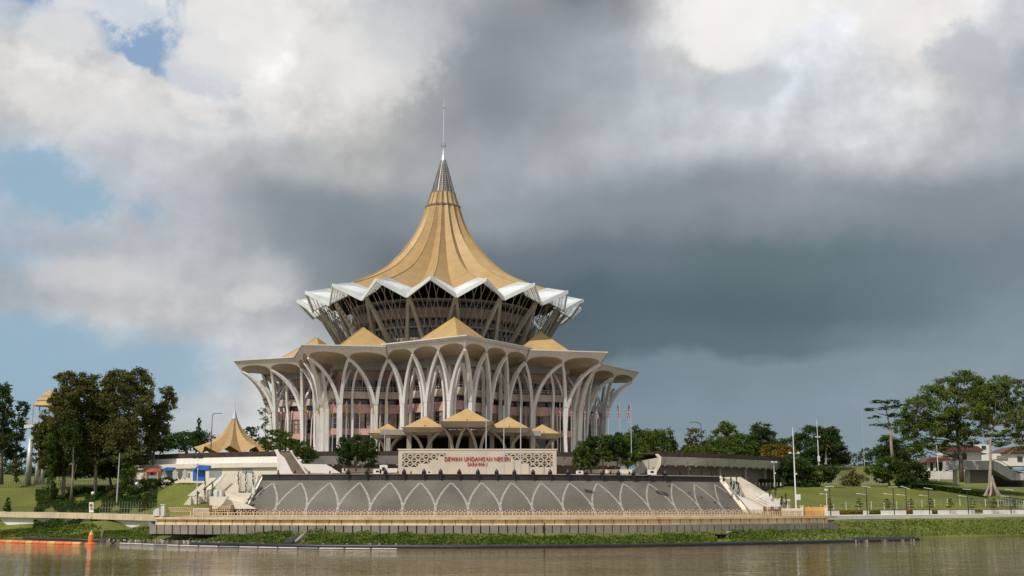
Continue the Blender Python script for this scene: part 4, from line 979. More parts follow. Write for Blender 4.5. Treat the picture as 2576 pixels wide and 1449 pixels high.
# umbrella tree with flat layers
T('umbrella_tree','tall umbrella-shaped tree with flat layered branches','tree',(2247,1168),365,[(2205,1012,24,5),(2240,1012,26,6),(2262,1022,22,6),(2195,1030,20,5),(2225,1028,26,6),(2200,1050,16,5),(2250,1045,22,6),(2205,1070,18,4),(2262,1062,18,8),(2235,1070,18,6)],M['lf_dark'],.55,.5,2.0,trunkpts=[(2247,1168),(2242,1120),(2240,1080),(2232,1045),(2228,1020)],bark='bark_pale',seed=70,flat=.5)
G='huge rain trees at the right edge'
T('rain_tree','huge spreading rain tree, left and taller of the two','tree',(2420,1210),322,[(2420,950,34,20),(2385,968,32,22),(2450,965,34,24),(2345,990,34,24),(2400,1000,38,28),(2455,1005,36,30),(2310,1020,32,26),(2360,1035,38,30),(2420,1045,36,28),(2300,1060,28,26),(2345,1080,36,28),(2400,1088,32,24),(2290,1095,26,20),(2330,1115,34,16),(2385,1118,28,12),(2275,1040,18,18),(2330,1060,34,24),(2380,1070,36,26),(2440,1080,30,22),(2300,1125,24,14),(2475,985,28,32),(2476,1045,26,32),(2440,1112,26,14),(2350,1130,26,12),(2270,1075,24,22)],M['lf_rain'],.7,.52,2.1,trunkpts=[(2420,1210),(2416,1150),(2410,1110),(2405,1050),(2410,990)],bark='bark',group=G,seed=71)
T('rain_tree','rain tree with pale buttressed trunk at the right edge','tree',(2497,1246),306,[(2500,965,34,20),(2540,960,34,20),(2570,985,24,24),(2490,1000,30,26),(2530,1010,34,30),(2575,1035,26,34),(2470,1040,26,30),(2460,1000,26,30),(2480,1085,26,16),(2560,1100,30,14),(2520,1112,28,13),(2562,1122,24,12),(2515,980,24,26),(2545,1035,26,30),(2500,1050,30,24),(2545,1060,34,28),(2580,1085,26,24),(2520,1090,24,14),(2610,1040,30,50)],M['lf_rain'],.55,.48,1.7,trunkpts=[(2497,1246),(2490,1210),(2492,1160),(2490,1120),(2500,1070),(2505,1010)],bark='bark_pale',group=G,seed=72)
t=bpy.data.objects['rain_tree.001']; mb=MB(); b0=P(2497,1246,306)
for a in range(0,360,60): mb.tube([b0+Vector((math.cos(R_(a))*2.2,math.sin(R_(a))*1.4,-.2)),b0+Vector((math.cos(R_(a))*1.0,math.sin(R_(a))*.8,1.6)),b0+Vector((0,0,5))],[.22,.28,.4],6)
mb.build('buttress_roots',M['bark_pale'],t)
# palm
t=thing('palm_tree','fan palm in front of the huge mounded tree on the hill','palm',P(2078,1168,366)); c=P(2078,1120,366)
mb=MB(); mb.tube([P(2078,1168,366),c],[.3,.22],7); mb.build('trunk',M['bark_pale'],t)
mb=MB()
for k in range(26):
    a=random.uniform(0,6.28); e=random.uniform(-.6,1.2); d=Vector((math.cos(a)*math.cos(e),math.sin(a)*math.cos(e),math.sin(e))); s=Vector((-math.sin(a),math.cos(a),0)); L_=2.6
    mb.quad(c,c+d*L_*.5+s*.5,c+d*L_+Vector((0,0,-.7)),c+d*L_*.5-s*.5)
mb.build('fronds',M['lf_olive'],t)
# distant wood behind everything
pts=[]
rg=np.random.default_rng(99)
for px in range(-300,2900,16):
    if 560<px<1560: continue
    Y=560+60*math.sin(px*.013); h=(6+3.5*math.sin(px*.031)+2.5*math.sin(px*.11))*1.2
    c=P(px,1150,Y); z0=terr(c.x,Y); 
    pts.append(ell_pts((c.x,Y,z0+h*.45),(5,6,h*.62),330,rg,14))
o=leafmesh('distant_woodland',np.concatenate(pts),1.3,M['lf_far'],None,(0,560,20)); tag(o,'distant band of trees along the horizon','woodland',kind='stuff')
# shrubs and saplings
for i,(px,py,h_,lab) in enumerate([(932,1190,9,''),(1001,1190,9,''),(1034,1190,8,''),(1072,1190,8,''),(700,1190,11,''),(742,1190,10,''),(778,1190,9,''),(830,1190,9,''),(1536,1190,9,''),(1583,1190,9,''),(1625,1190,11,''),(1667,1190,9,''),(1710,1190,10,''),(1735,1190,11,''),(1765,1190,11,''),(1790,1190,10,'')]):
    Y=253 if px<1500 else 262
    T('cypress_shrub','small columnar shrub on the upper terrace, '+ordl([700,742,778,830,932,1001,1034,1072,1536,1583,1625,1667,1710,1735,1765,1790].index(px)),'shrub',(px,1194),Y,[(px,1194-h_*.35,2.6,h_*.4),(px,1194-h_*.75,1.8,h_*.35)],M['lf_dark'],.05,.22,2.2,group='small columnar shrubs on the terrace',seed=100+i,limbs=False,zb=12.97)
for i,(px,y0,y1,Y) in enumerate([(600,1186,1243,249.6),(618.7,1184,1243,249.6),(637,1186,1222,249.6),(516,1205,1277,245.4),(535,1210,1250,245.4),(497,1235,1277,244.0)]):
    T('climbing_plant','slender climber on the left stair terraces, '+ordl([4,5,3,1,2,0][i] if False else sorted([497,516,535,600,618.7,637]).index(px)),'climber',(px,y1),Y,[(px,y0+(y1-y0)*q,2.0,(y1-y0)*.15) for q in (.12,.36,.6,.85)],M['lf_mid'],.06,.22,1.6,group='climbers on the left stair',seed=130+i,limbs=False)
RX=[1821,1839,1846,1853,1858,1936,1951,1966,1977]
for i,(px,y0,y1) in enumerate([(1821,1192,1214),(1839,1197,1226),(1846,1208,1236),(1853,1196,1222),(1858,1211,1244),(1936,1213,1248),(1951,1212,1246),(1966,1242,1272),(1977,1239,1276)]):
    T('cypress_shrub','narrow columnar shrub beside the right stair, '+ordl(i),'shrub',(px,y1),268.5 if px<1900 else 263.5,[(px,y0+(y1-y0)*.3,2.2,(y1-y0)*.28),(px,y0+(y1-y0)*.7,3.0,(y1-y0)*.3)],M['lf_mid'],.06,.25,2.0,group='columnar shrubs at the right stair',seed=150+i,limbs=False)
for i,(px,Y) in enumerate(((2085,262),(2160,268),(2232,272),(2290,275),(2340,277),(2390,280),(2445,284),(2500,288),(2550,291))):
    T('sapling','young sapling with whorled branches on the right promenade, '+ordl(i),'sapling',(px,1290),Y,[(px,1262,8,2.2),(px,1268,10,2.4),(px,1275,11,2.6),(px,1256,5,2)],M['lf_olive'] if i%2 else M['lf_mid'],.06,.3,1.1,group='saplings on the right promenade',seed=170+i,limbs=False)
o=None
pts=[]
for k in range(5000):
    px=random.uniform(1838,1965); q=P(px,1210,302); pts.append((q.x,302+random.uniform(-.6,.6),12.0+random.uniform(0,.9)))
leafmesh('hedge',np.array(pts),.35,M['lf_mid'],None,(60,302,12)); tag(bpy.data.objects['hedge'],'clipped hedge on top of the short white posts','hedge')
pts=[]
for k in range(7000):
    px=random.uniform(2300,2480); q=P(px,1210,316); pts.append((q.x,316+random.uniform(-.8,.8),terr(q.x,316)+random.uniform(0,1.3)))
leafmesh('hedge',np.array(pts),.4,M['lf_dark'],None,(115,316,10)); tag(bpy.data.objects['hedge.001'],'dark hedge along the lawn below the grey house','hedge')
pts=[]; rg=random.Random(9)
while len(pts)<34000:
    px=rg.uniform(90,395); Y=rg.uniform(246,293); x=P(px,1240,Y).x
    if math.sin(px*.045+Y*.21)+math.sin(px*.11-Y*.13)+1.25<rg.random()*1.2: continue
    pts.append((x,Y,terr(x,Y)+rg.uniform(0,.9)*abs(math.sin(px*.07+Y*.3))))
o=leafmesh('shade_undergrowth',np.array(pts),.5,M['lf_dark'],None,(-90,265,0),up=.6); tag(o,'dark ground-hugging leaf cover beneath the tall left trees, partly standing in for their shade','ground cover',kind='stuff')  # low plants, spread wide in dark leaves to stand in for tree shade
# bank vegetation
pts=[]; rg=random.Random(5)
while len(pts)<52000:
    px=rg.uniform(-60,2640); 
    if 738<px<778 and rg.random()<.85 or 1800<px<1835 and rg.random()<.8: continue
    u=(px-CX)/F/1.015; 
    a=[q for q in TAB]; i=max(k for k in range(len(TAB)) if TAB[k][0]<=px); t=(px-TAB[i][0])/(TAB[i+1][0]-TAB[i][0])
    y0=TAB[i][1][1][0]*(1-t)+TAB[i+1][1][1][0]*t; w_=13 if px<1800 else 20
    if px<400: w_=9.5
    Y=y0-.8+rg.random()*w_; z=terr(u*Y,Y); dense=1 if 380<px<1790 else .5
    lump=.5+.5*math.sin(px*.05+1.3*math.sin(px*.013))*math.cos(Y*.8+px*.02)
    rr=math.hypot(u*Y-AX,AY-Y); ph=math.degrees(math.atan2(u*Y-AX,AY-Y))
    if rr<149.3 and -18.5<ph<37.3: continue
    if px>1950 and rg.random()<.6: continue
    if px>1950: lump*=.25
    pts.append((u*Y,Y,z+rg.uniform(0,(.30+.75*dense*lump)*(.5 if px<400 else 1))))
o=leafmesh('bank_vegetation',np.array(pts),.42,M['lf_bank'],None,(0,210,0),up=.6); tag(o,'lush green creepers and weeds covering the river bank','ground cover',kind='stuff')
# ------------------------------------------------------------ pavilion (golden tent, left)
c=P(587,1125,345); pv=thing('golden_pavilion','small golden tent-roofed pavilion with a slender finial','pavilion',(c.x,345,12))
pr=[(0.15,33.6),(.8,31.4),(1.9,29.2),(3.6,26.9),(5.9,25.0),(8.6,23.7),(11.2,22.9)]; pv_v=[(.12,33.4),(.7,31.2),(1.7,28.8),(3.3,26.2),(5.3,24.0),(7.6,22.2),(9.6,20.9)]
mb=MB(); cols=[]
for k in range(18):
    a=R_(20*k+8); pp=cat(pr if k%2==0 else pv_v,3); cols.append([Vector((c.x+r*math.sin(a),345-r*math.cos(a),z)) for r,z in pp])
for k in range(18):
    a,b_=cols[k],cols[(k+1)%18]
    for i in range(len(a)-1): mb.quad(a[i+1],b_[i+1],b_[i],a[i])
mb.build('tent_roof',M['gold'],pv)
mb=MB(); mb.lathe((c.x,345,0),[(.9,31.2),(.25,33.6),(.05,34.4)],12); mb.tube([(c.x,345,33.8),(c.x,345,37.4)],[.08,.03],6); mb.build('finial',M['silver'],pv)
mb=MB(); mb.lathe((c.x,345,0),[(7,12),(7,21)],24); mb.build('wall',M['dark'],pv)
for k in range(9):
    a=R_(40*k+28); mb=MB(); mb.beam((c.x+9*math.sin(a),345-9*math.cos(a),12),(c.x+9*math.sin(a),345-9*math.cos(a),21),.5); mb.build('post',M['concrete'],pv)
# observation tower
tb=P(98,1219,300); tw=thing('observation_tower','concrete observation tower with tiered golden roof','tower',(tb.x,300,11.3))
for px,w_ in ((69.5,1.45),(91.5,1.2),(106,1.3)):
    a=P(px,1219,300+(px-69)*.05); mb=MB(); mb.tube([Vector((a.x,a.y,11)),Vector((a.x,a.y,23.2))],[w_/2,w_/2*.92],14); mb.build('column',M['pole_grey'] if px<90 else M['concrete'],tw,smooth=True)
a=P(92,1073,300); b_=P(77,1100,300)
mb=MB(); mb.box((tb.x,300,a.z-.2),(6.9,6.9,.8)); mb.build('deck',M['concrete'],tw)
mb=MB(); mb.box((tb.x-1.6,300,(23+a.z)/2),(1.3,1.3,a.z-23)); mb.build('lift_shaft',M['concrete'],tw)
zr=P(92,1022,300).z
for sx in (-1,1):
    for sy in (-1,1): mb=MB(); mb.beam((tb.x+sx*2.1,300+sy*2.1,a.z),(tb.x+sx*2.1,300+sy*2.1,zr+.4),.32); mb.build('post',M['pole_grey'],tw)
mb=MB()
for q in range(4):
    an=math.pi/2*q; d1=Vector((math.cos(an),math.sin(an),0)); d2=Vector((-math.sin(an),math.cos(an),0)); cc=Vector((tb.x,300,a.z+.2))
    for h_ in (.6,1.2): mb.beam(cc+d1*3.4-d2*3.4+Vector((0,0,h_)),cc+d1*3.4+d2*3.4+Vector((0,0,h_)),.08)
    for k in range(9): p=cc+d1*3.4+d2*(-3.4+k*.85); mb.beam(p,p+Vector((0,0,1.2)),.06)
mb.build('railing',M['rail'],tw)
for r0,r1,z0,z1 in ((4.2,2.9,zr,zr+1.5),(3.3,1.9,zr+1.35,zr+2.6),(2.2,.2,zr+2.5,zr+4.2)):
    mb=MB(); n_=8; lo=[Vector((tb.x+1.3+r0*math.cos(2*math.pi*(k+.5)/n_),300+r0*math.sin(2*math.pi*(k+.5)/n_),z0)) for k in range(n_)]; hi=[Vector((tb.x+1.3+r1*math.cos(2*math.pi*(k+.5)/n_),300+r1*math.sin(2*math.pi*(k+.5)/n_),z1)) for k in range(n_)]
    for k in range(n_): mb.quad(lo[k],lo[(k+1)%n_],hi[(k+1)%n_],hi[k])
    mb.poly(lo[::-1]); mb.poly(hi); mb.build('roof_tier',M['gold_flat'],tw)
# ------------------------------------------------------------ lamps, masts, flagpoles
def pole(name,label,cat_,px,pyb,pyt,Y,r,m_,parts=(),group=None,zb=None):
    b0=P(px,pyb,Y); tp=P(px,pyt,Y); tp.x=b0.x
    if zb is not None: b0.z=zb
    t=thing(name,label,cat_,b0,group); mb=MB(); mb.tube([b0,b0.lerp(Vector((b0.x,Y,tp.z)),.5),Vector((b0.x,Y,tp.z))],[r,r*.8,r*.5],8); mb.build('pole',m_,t)
    top=Vector((b0.x,Y,tp.z)); return t,top,b0
t,tp,_=pole('street_lamp','black street lamp with curved arm above the left podium','street lamp',530,1140,1046,290,.14,M['black'],zb=18.3)
mb=MB(); mb.tube([tp,tp+Vector((.25,0,.5)),tp+Vector((1.0,0,.62))],[.09,.08,.06],6); mb.build('arm',M['black'],t)
mb=MB(); mb.box(tp+Vector((1.6,0,.6)),(1.5,.35,.12)); mb.build('lamp_head',M['black'],t)
t,tp,_=pole('street_lamp','grey street lamp standing right of the hall','street lamp',1589,1160,1066,262,.12,M['pole_grey'],zb=17)
mb=MB(); mb.tube([tp,tp+Vector((-.7,0,.5)),tp+Vector((-1.2,0,.75))],[.08,.07,.05],6); mb.build('arm',M['pole_grey'],t)
mb=MB(); mb.box(tp+Vector((-1.5,0,.85)),(.9,.3,.14)); mb.build('lamp_head',M['door_grey'],t)
t,tp,_=pole('street_lamp','black street lamp with long arm behind the right podium','street lamp',1766,1160,1068,300,.13,M['black'],zb=15)
mb=MB(); mb.tube([tp,tp+Vector((-.5,0,.4)),tp+Vector((-1.4,0,.6))],[.09,.08,.06],6); mb.build('arm',M['black'],t)
mb=MB(); mb.box(tp+Vector((-2.0,0,.62)),(1.6,.35,.14)); mb.build('lamp_head',M['black'],t)
def cams(t,tp,hs,w=.9,m_=M['lampwhite']):
    for h_ in hs:
        mb=MB(); c=tp-Vector((0,0,h_)); mb.beam(c-Vector((w,0,0)),c+Vector((w,0,0)),.1); mb.build('crossarm',M['pole_grey'],t)
        for sx in (-1,1): mb=MB(); mb.box(c+Vector((sx*w,-.2,.1)),(.42,.6,.35)); mb.build('camera_head',m_,t)
t,tp,b0=pole('camera_mast','tallest white mast with camera arms at the right stair','mast',2003,1281,1075,256,.17,M['lampwhite'],zb=5)
cams(t,tp,(5.6,)); mb=MB(); mb.box(tp-Vector((-.3,.1,10)),(.3,.3,.3)); mb.build('camera_head',M['lampwhite'],t); mb=MB(); mb.box(b0+Vector((.5,-.2,3.2)),(.9,.35,1.2)); mb.build('control_box',M['white'],t)
t,tp,b0=pole('camera_mast','white mast with cameras in front of the mounded hill tree','mast',2060,1170,1055,345,.14,M['lampwhite']); cams(t,tp,(5.2,),.5); mb=MB(); mb.box(b0+Vector((0,-.2,1.8)),(.6,.4,1.6)); mb.build('control_box',M['white'],t)
pole('camera_mast','thin grey mast on the right hill crest','mast',2175,1172,1032,380,.12,M['pole_grey'])
pole('camera_mast','short white pole before the small red-roofed house','mast',2362,1210,1120,318,.12,M['lampwhite'])
t,tp,b0=pole('camera_pole','short pale camera pole beside the podium wall end','camera pole',1949,1225,1160,296,.12,M['lampwhite']); cams(t,tp,(.3,),.5); mb=MB(); mb.box(tp-Vector((-.15,.2,3)),(.3,.4,.35)); mb.build('camera_head',M['lampwhite'],t)
t,tp,b0=pole('camera_pole','small cream camera pole at the right gatepost','camera pole',2081,1290,1232,251.5,.1,M['cream']); mb=MB(); mb.box(tp+Vector((-.1,-.2,0)),(.55,.4,.4)); mb.build('camera_head',M['lampwhite'],t)
t,tp,b0=pole('floodlight_pole','pale pole with twin black floodlights before the blue tarpaulin','floodlight pole',495,1235,1152,244,.1,M['lampwhite'],zb=8)
for sx in (-1,1): mb=MB(); mb.box(tp+Vector((sx*.75-.2,-.1,.25)),(.95,.35,.65)); mb.build('floodlight_head',M['black'],t)
mb=MB(); mb.beam(tp+Vector((-1,0,-.1)),tp+Vector((.9,0,-.1)),.08); mb.box(tp+Vector((-.1,-.2,-1.4)),(.35,.3,.4)); mb.build('crossarm',M['pole_grey'],t)
t,tp,b0=pole('camera_pole','pale grey pole with green box among the tall trees','camera pole',294,1258,1140,268,.2,M['pole_grey'],zb=6); mb=MB(); mb.box(tp+Vector((.8,0,-.6)),(1.1,.4,1.1)); mb.build('sign_box',M['lf_far'],t)
for i,(px,pyt,pyb,Y) in enumerate(((231,1245,1280,256),(341,1221,1268,262))):
    t,tp,b0=pole('globe_lamp',['globe lamp on a dark post near the white noticeboard','globe lamp on a post right of the tall pale trunk'][i],'lamp',px,pyb,pyt,Y,.07,M['black']); mb=MB(); mb.lathe(tp,[(0,-.1),(.3,.1),(.38,.35),(.3,.62),(0,.75)],12); mb.build('globe',M['lampwhite'],t,smooth=True)
t=pxthing('noticeboard','white noticeboard leaning by the palisade fence','noticeboard',[R4(224,1263,235,1289)],250,.2,M['white']); mb=MB(); mb.pxslab(R4(226,1268,232,1274),249.9,.08); mb.pxslab(R4(227,1278,233,1281),249.9,.08); mb.build('dark_patches',M['brown_fence'],t)
LX=[2182,2251,2332 if False else 2316,2357 if False else 2362,2437 if False else 2437,2560]
lamps=[(2182,1224,1302,252,0),(2250,1227,1302,258,-.5),(2308,1227,1298,264,0),(2336,1228,1297,268,-.5),(2385,1230,1297,272,-.5),(2440,1232,1300,276,-.3),(2545,1234,1298,284,-.4)]
lamps=[(2111 if False else 2112,1225,1303,252,0),(2180,1226,1303,256,-.4),(2247,1226,1299,262,0),(2280,1229,1297,266,-.9),(2339,1231,1297,270,-.5),(2438,1232,1298,278,-.2),(2545,1234,1296,286,-.3)]
# lamp positions measured from the enlarged photograph
def zx(x): return (x/2.342+2740)/1.4907
lamps=[(zx(885),1225.5,1311,250,0),(zx(1207),1225.5,1309,254,-.35),(zx(1445),1226,1300,262,0),(zx(1555),1228,1300,264,-.7),(zx(1755),1230,1301,270,-.35),(zx(2098),1232,1303,278,-.1),(zx(2472),1233,1299,286,-.3)]
for i,(px,pyt,pyb,Y,tl) in enumerate(lamps):
    b0=rpt(px,.5,3.0); b0.z=2.9; tp=P(px,pyt,b0.y); tp.x=b0.x
    t=thing('promenade_lamp','tall black lamp post with flat white head on the right promenade, '+ordl(i),'lamp post',b0,'lamp posts on the right promenade')
    mb=MB(); mb.tube([b0,Vector((b0.x,b0.y,tp.z))],[.13,.08],8); mb.build('post',M['black'],t)
    mb=MB(); mb.box(b0+Vector((0,0,.4)),(.5,.5,.9)); mb.build('base',M['black'],t)
    mb=MB(); mb.beam(Vector((b0.x-.95,b0.y,tp.z+.12-tl*.45)),Vector((b0.x+.95,b0.y,tp.z+.12+tl*.45)),.35,.1); mb.build('lamp_head',M['lampwhite'],t)
    mb=MB(); mb.beam(Vector((b0.x-.1,b0.y,tp.z-1.6)),Vector((b0.x-1.6,b0.y,tp.z-1.4)),.07); mb.box(Vector((b0.x-1.8,b0.y,tp.z-1.4)),(.7,.35,.12)); mb.build('side_lamp',M['lampwhite'],t)
# flagpoles in front of the sign wall
for i,(px,pyt,Y) in enumerate(((1222.5,1022.6,254),(1267.5,1020,254.5),(1310,1023,255))):
    pole('flagpole',['bare silver flagpole before the sign, left of three','bare silver flagpole before the sign, middle of three','bare silver flagpole before the sign, right of three'][i],'flagpole',px,1192,pyt,Y,.13,M['silver'],group='bare flagpoles before the sign wall',zb=13)
pole('flagpole','slim grey pole in front of the far-left entrance canopy','flagpole',967,1140,1040,280,.1,M['pole_grey'],zb=18.3)
def flag(px,pyt,pyb,Y,kind,label,w=.9,lean=0):
    h=(pyb-pyt)*Y/F; a=P(px,pyt,Y); t=MB(); nx,nz=4,12; vs=[]
    for k in range(nz+1):
        for i in range(nx+1):
            f=i/nx; q=k/nz; x=f*w*(.45+.55*q**.6)+lean*q*w*(1-.5*f); y=.12*math.sin(f*9+q*5); vs.append((a.x+.08+x-w*.1,Y+y-.1,a.z-q*h-.2*f))
    fs=[];ms=[]
    for k in range(nz):
        for i in range(nx):
            fs.append((k*(nx+1)+i,k*(nx+1)+i+1,(k+1)*(nx+1)+i+1,(k+1)*(nx+1)+i))
            if kind=='state': mi=[0,0,0,1,1,0,0,2][(k//2+i*2)%8]
            elif kind=='yellow': mi=0 if (k+i*3)%9 else 1
            else: mi=(3 if k<4 and i<2 else ((k+i*2)%3!=0)*1 and 1 or 4)
            ms.append(mi)
    t.add(vs,fs); t.m=ms
    b0=P(px,pyb,Y); return solo(t,'flag',[M['flag_y'],M['flag_r'],M['flag_k'],M['flag_b'],M['flag_w']],label,'flag',(a.x,Y,b0.z),None)
def z2(x): return (x/2.635+840)/1.4907
lf=[(z2(800),'yellow'),(z2(932),'yellow'),(z2(1068),'state'),(z2(1200),'state'),(z2(1333),'state'),(z2(1470),'yellow'),(z2(1607),'yellow')]
for i,(px,k) in enumerate(lf):
    Y=296; pole('flagpole','white flagpole of the row before the left wing, '+ordl(i),'flagpole',px,1140,1010,Y,.1,M['silver'],group='flagpoles before the left wing',zb=18.3)
    flag(px,1014,1042 if k=='yellow' else 1046,Y,k,{'yellow':'yellow flag hanging limp before the left wing, ','state':'yellow flag with red and black hanging before the left wing, '}[k]+ordl(i),.42)['group']='yellow flags before the left wing'
def z3(x): return (x/2.342+1340)/1.4907
rf=[1773,1873,1990,2095,2198,2293,2392]
for i,x in enumerate(rf):
    px=z3(x)+5 if i>4 else z3(x)+3; Y=300+i*2; pole('flagpole','white flagpole of the row before the right wing, '+ordl(i),'flagpole',px,1140,1013,Y,.1,M['silver'],group='flagpoles before the right wing',zb=18.3)
    flag(px-4 if i<5 else px-8,1018,1052,Y,'stripe','red and white striped flag with blue corner before the right wing, '+ordl(i),.5,.3 if i<6 else -.9)['group']='striped flags before the right wing'
# ------------------------------------------------------------ tarps, tents
t=thing('blue_tarpaulin','bright blue tarpaulin shelter against the white wall','shelter',P(508,1206,262))
part(t,'roof_sheet',[(490,1178),(500,1169.5),(527,1171),(525,1180),(517,1183),(486,1181)],258,1.6,M['blue_tarp']); part(t,'side_sheet',[(485,1181),(517,1182),(516,1210),(485,1210)],259,.2,M['blue_tarp'])
t=thing('blue_tarpaulin','smaller sagging blue tarpaulin roof beside the red tent','shelter',P(425,1206,264))
part(t,'roof_sheet',[(406,1180),(420,1175),(437,1176),(434,1184),(412,1184)],263,1.8,M['blue_tarp']); part(t,'side_sheet',R4(412,1184,434,1206),265,.15,M['greywall'])
t=thing('red_tent','red canvas stall roof on a yellow frame','tent',P(386,1206,264))
part(t,'roof_sheet',[(366,1184),(380,1178),(404,1180),(404,1186),(366,1188)],262,1.6,M['red_tent']); part(t,'frame',R4(366,1186,368,1206),262,.15,M['yellow_board']); part(t,'frame',R4(395,1184,397,1206),262,.15,M['yellow_board']); part(t,'counter',R4(368,1196,395,1203),262.4,.6,M['door_grey'])
for i,px in enumerate((447,459.5,471)):
    mb=MB(); a=P(px,1206,262); mb.prism([Vector((a.x+.48*math.cos(q)*(1 if True else 0),259.6,a.z+1.0+1.1*math.sin(q))) for q in [2*math.pi*k/14 for k in range(14)]],(0,.3,0))
    solo(mb,'leaning_panel',M['podium_band'] if i!=1 else M['bark'],['grey arched panel leaning on the white wall, left one','dark arched panel between two grey ones on the white wall','grey arched panel nearest the blue tarpaulin'][i],'panel')
# left white building behind the trees
t=thing('white_building','low white building half hidden behind the eucalyptus trunks','building',P(290,1190,320))
part(t,'wall',R4(262,1150,395,1190),310,8,M['white']); part(t,'roof_edge',R4(258,1144,398,1151),308,12,M['hedge_dark']); part(t,'opening',R4(285,1166,312,1186),309.6,.3,M['brown_fence'])
# ------------------------------------------------------------ right hand houses
h1=thing('gatehouse','small white gatehouse with red hipped roof','house',P(2360,1205,345))
part(h1,'wall',R4(2328,1185,2400,1206),345,6,M['white'])
for x0_,x1_ in ((2333,2340),(2349,2355),(2372,2378),(2388,2397)): part(h1,'pillar',R4(x0_,1161,x1_,1186),345,.6,M['white'])
part(h1,'room',R4(2340,1162,2392,1186),348,3,M['glass'])
part(h1,'roof',[(2326,1163),(2340,1150),(2385,1150),(2402,1163)],344,7,M['red_tile'])
h2=thing('town_house','tall white house seen through the rain tree branches, with red roof','house',P(2450,1190,400))
part(h2,'wall',R4(2385,1118,2490,1185),400,10,M['white'])
for x0_ in (2398,2420,2470): part(h2,'window',R4(x0_,1140,x0_+12,1156),399.7,.4,M['glass']); part(h2,'window',R4(x0_,1121,x0_+10,1129),399.7,.4,M['glass'])
part(h2,'roof',[(2378,1134),(2400,1122),(2460,1122),(2475,1134)],398,6,M['red_tile'])
h3=thing('town_house','white house with red hipped roof at the right edge','house',P(2560,1180,380))
part(h3,'wall',R4(2500,1141,2640,1172),380,10,M['white']); part(h3,'roof',[(2518,1139),(2540,1128),(2556,1123),(2600,1123),(2640,1139)],379,11,M['red_tile']); part(h3,'window',R4(2560,1148,2572,1160),379.7,.4,M['glass']); part(h3,'window',R4(2508,1146,2535,1156),379.7,.4,M['frame'])
h4=thing('concrete_footbridge','grey concrete walkway and stair ramp beside the right-hand houses','walkway',P(2450,1220,335))
part(h4,'deck_beam',R4(2385,1159,2500,1182),335,4,M['podium_band']); part(h4,'ramp',[(2500,1159),(2512,1163),(2560,1190),(2640,1192),(2640,1208),(2545,1208),(2500,1182)],334,4,M['podium_band'])
part(h4,'wall',R4(2438,1182,2500,1215),337,3,M['podium_wall']); part(h4,'wall',R4(2500,1190,2600,1225),341,3,M['dark'])
for px in (2404,2436): part(h4,'pier',R4(px-4,1182,px+4,1216),336,1,M['podium_band'])
mb=MB()
for a,b_ in (((2500,1156),(2514,1158)),((2514,1158),(2562,1186)),((2562,1186),(2640,1188))): mb.beam(P(*a,333.8),P(*b_,333.8),.14)
mb.build('handrail',M['rail'],h4)
# ------------------------------------------------------------ in the river
def boom(name,label,pts,r,m_,n_=6,seglen=None,mats=None,cat_='boom'):
    t=thing(name,label,cat_,pts[len(pts)//2])
    if not seglen: mb=MB(); mb.tube(pts,r,n_); mb.build('tube',m_,t,smooth=True)
    else:
        k=0
        for i in range(len(pts)-1):
            L_=(pts[i+1]-pts[i]).length; n2=max(1,int(L_/seglen))
            for q in range(n2):
                mb=MB(); a=pts[i].lerp(pts[i+1],(q+.04)/n2); b_=pts[i].lerp(pts[i+1],(q+.985)/n2); mb.tube([a,a.lerp(b_,.03),a.lerp(b_,.97),b_],[r*.6,r,r,r*.6],8); mb.build('float',mats[k%len(mats)] if mats else m_,t,smooth=True); k+=1
    return t
Wz=lambda x,y,z=.12: PZ(x,y,z)
boom('floating_boom','long black tubular boom nearest the open water',[Wz(480,1370),Wz(800,1375),Wz(1150,1377),Wz(1400,1376),Wz(1750,1371),Wz(2050,1364),Wz(2310,1357)],.42,M['rubber'],10)
boom('floating_boom','thinner black boom tight against the bank',[Wz(330,1356),Wz(600,1361),Wz(900,1365),Wz(1200,1366),Wz(1500,1365),Wz(1800,1361),Wz(2100,1356),Wz(2300,1354)],.3,M['rubber'],8)
boom('floating_boom','blue and white boom segment floating at left centre',[Wz(300,1366.5),Wz(450,1372.5),Wz(600,1376),Wz(800,1379.5),Wz(1000,1381)],.1,M['white_boom'],seglen=3.2,mats=[M['white_boom'],M['white_boom'],M['white_boom'],M['door_grey']])
boom('floating_boom','orange segmented boom floating at the left edge',[Wz(-60,1361.5),Wz(0,1363),Wz(100,1366),Wz(204,1369)],.36,M['orange'],seglen=1.9,mats=[M['orange'],M['orange_y'],M['orange']])
boom('floating_boom','dark floating pipe behind the orange boom',[Wz(60,1354),Wz(150,1357),Wz(270,1361)],.3,M['rubber'],8)
b0=Wz(228,1369,0); t=thing('channel_buoy','orange channel buoy with conical top','buoy',b0)
mb=MB(); mb.lathe(b0,[(.95,-.12),(1.02,.08),(.85,.22),(.45,.3)],20); mb.build('float_collar',M['orange'],t,smooth=True)
mb=MB(); mb.lathe(b0,[(.46,.25),(.46,1.3),(.38,1.5),(.38,1.58)],18); mb.build('body',M['orange'],t,smooth=True)
mb=MB(); mb.lathe(b0,[(.38,1.54),(.32,1.8),(.19,2.02),(.14,2.06)],16); mb.build('cap',M['orange_y'],t,smooth=True)
mb=MB(); mb.lathe(b0,[(.1,2.02),(.12,2.22),(0,2.3)],10); mb.build('lantern',M['lampwhite'],t)
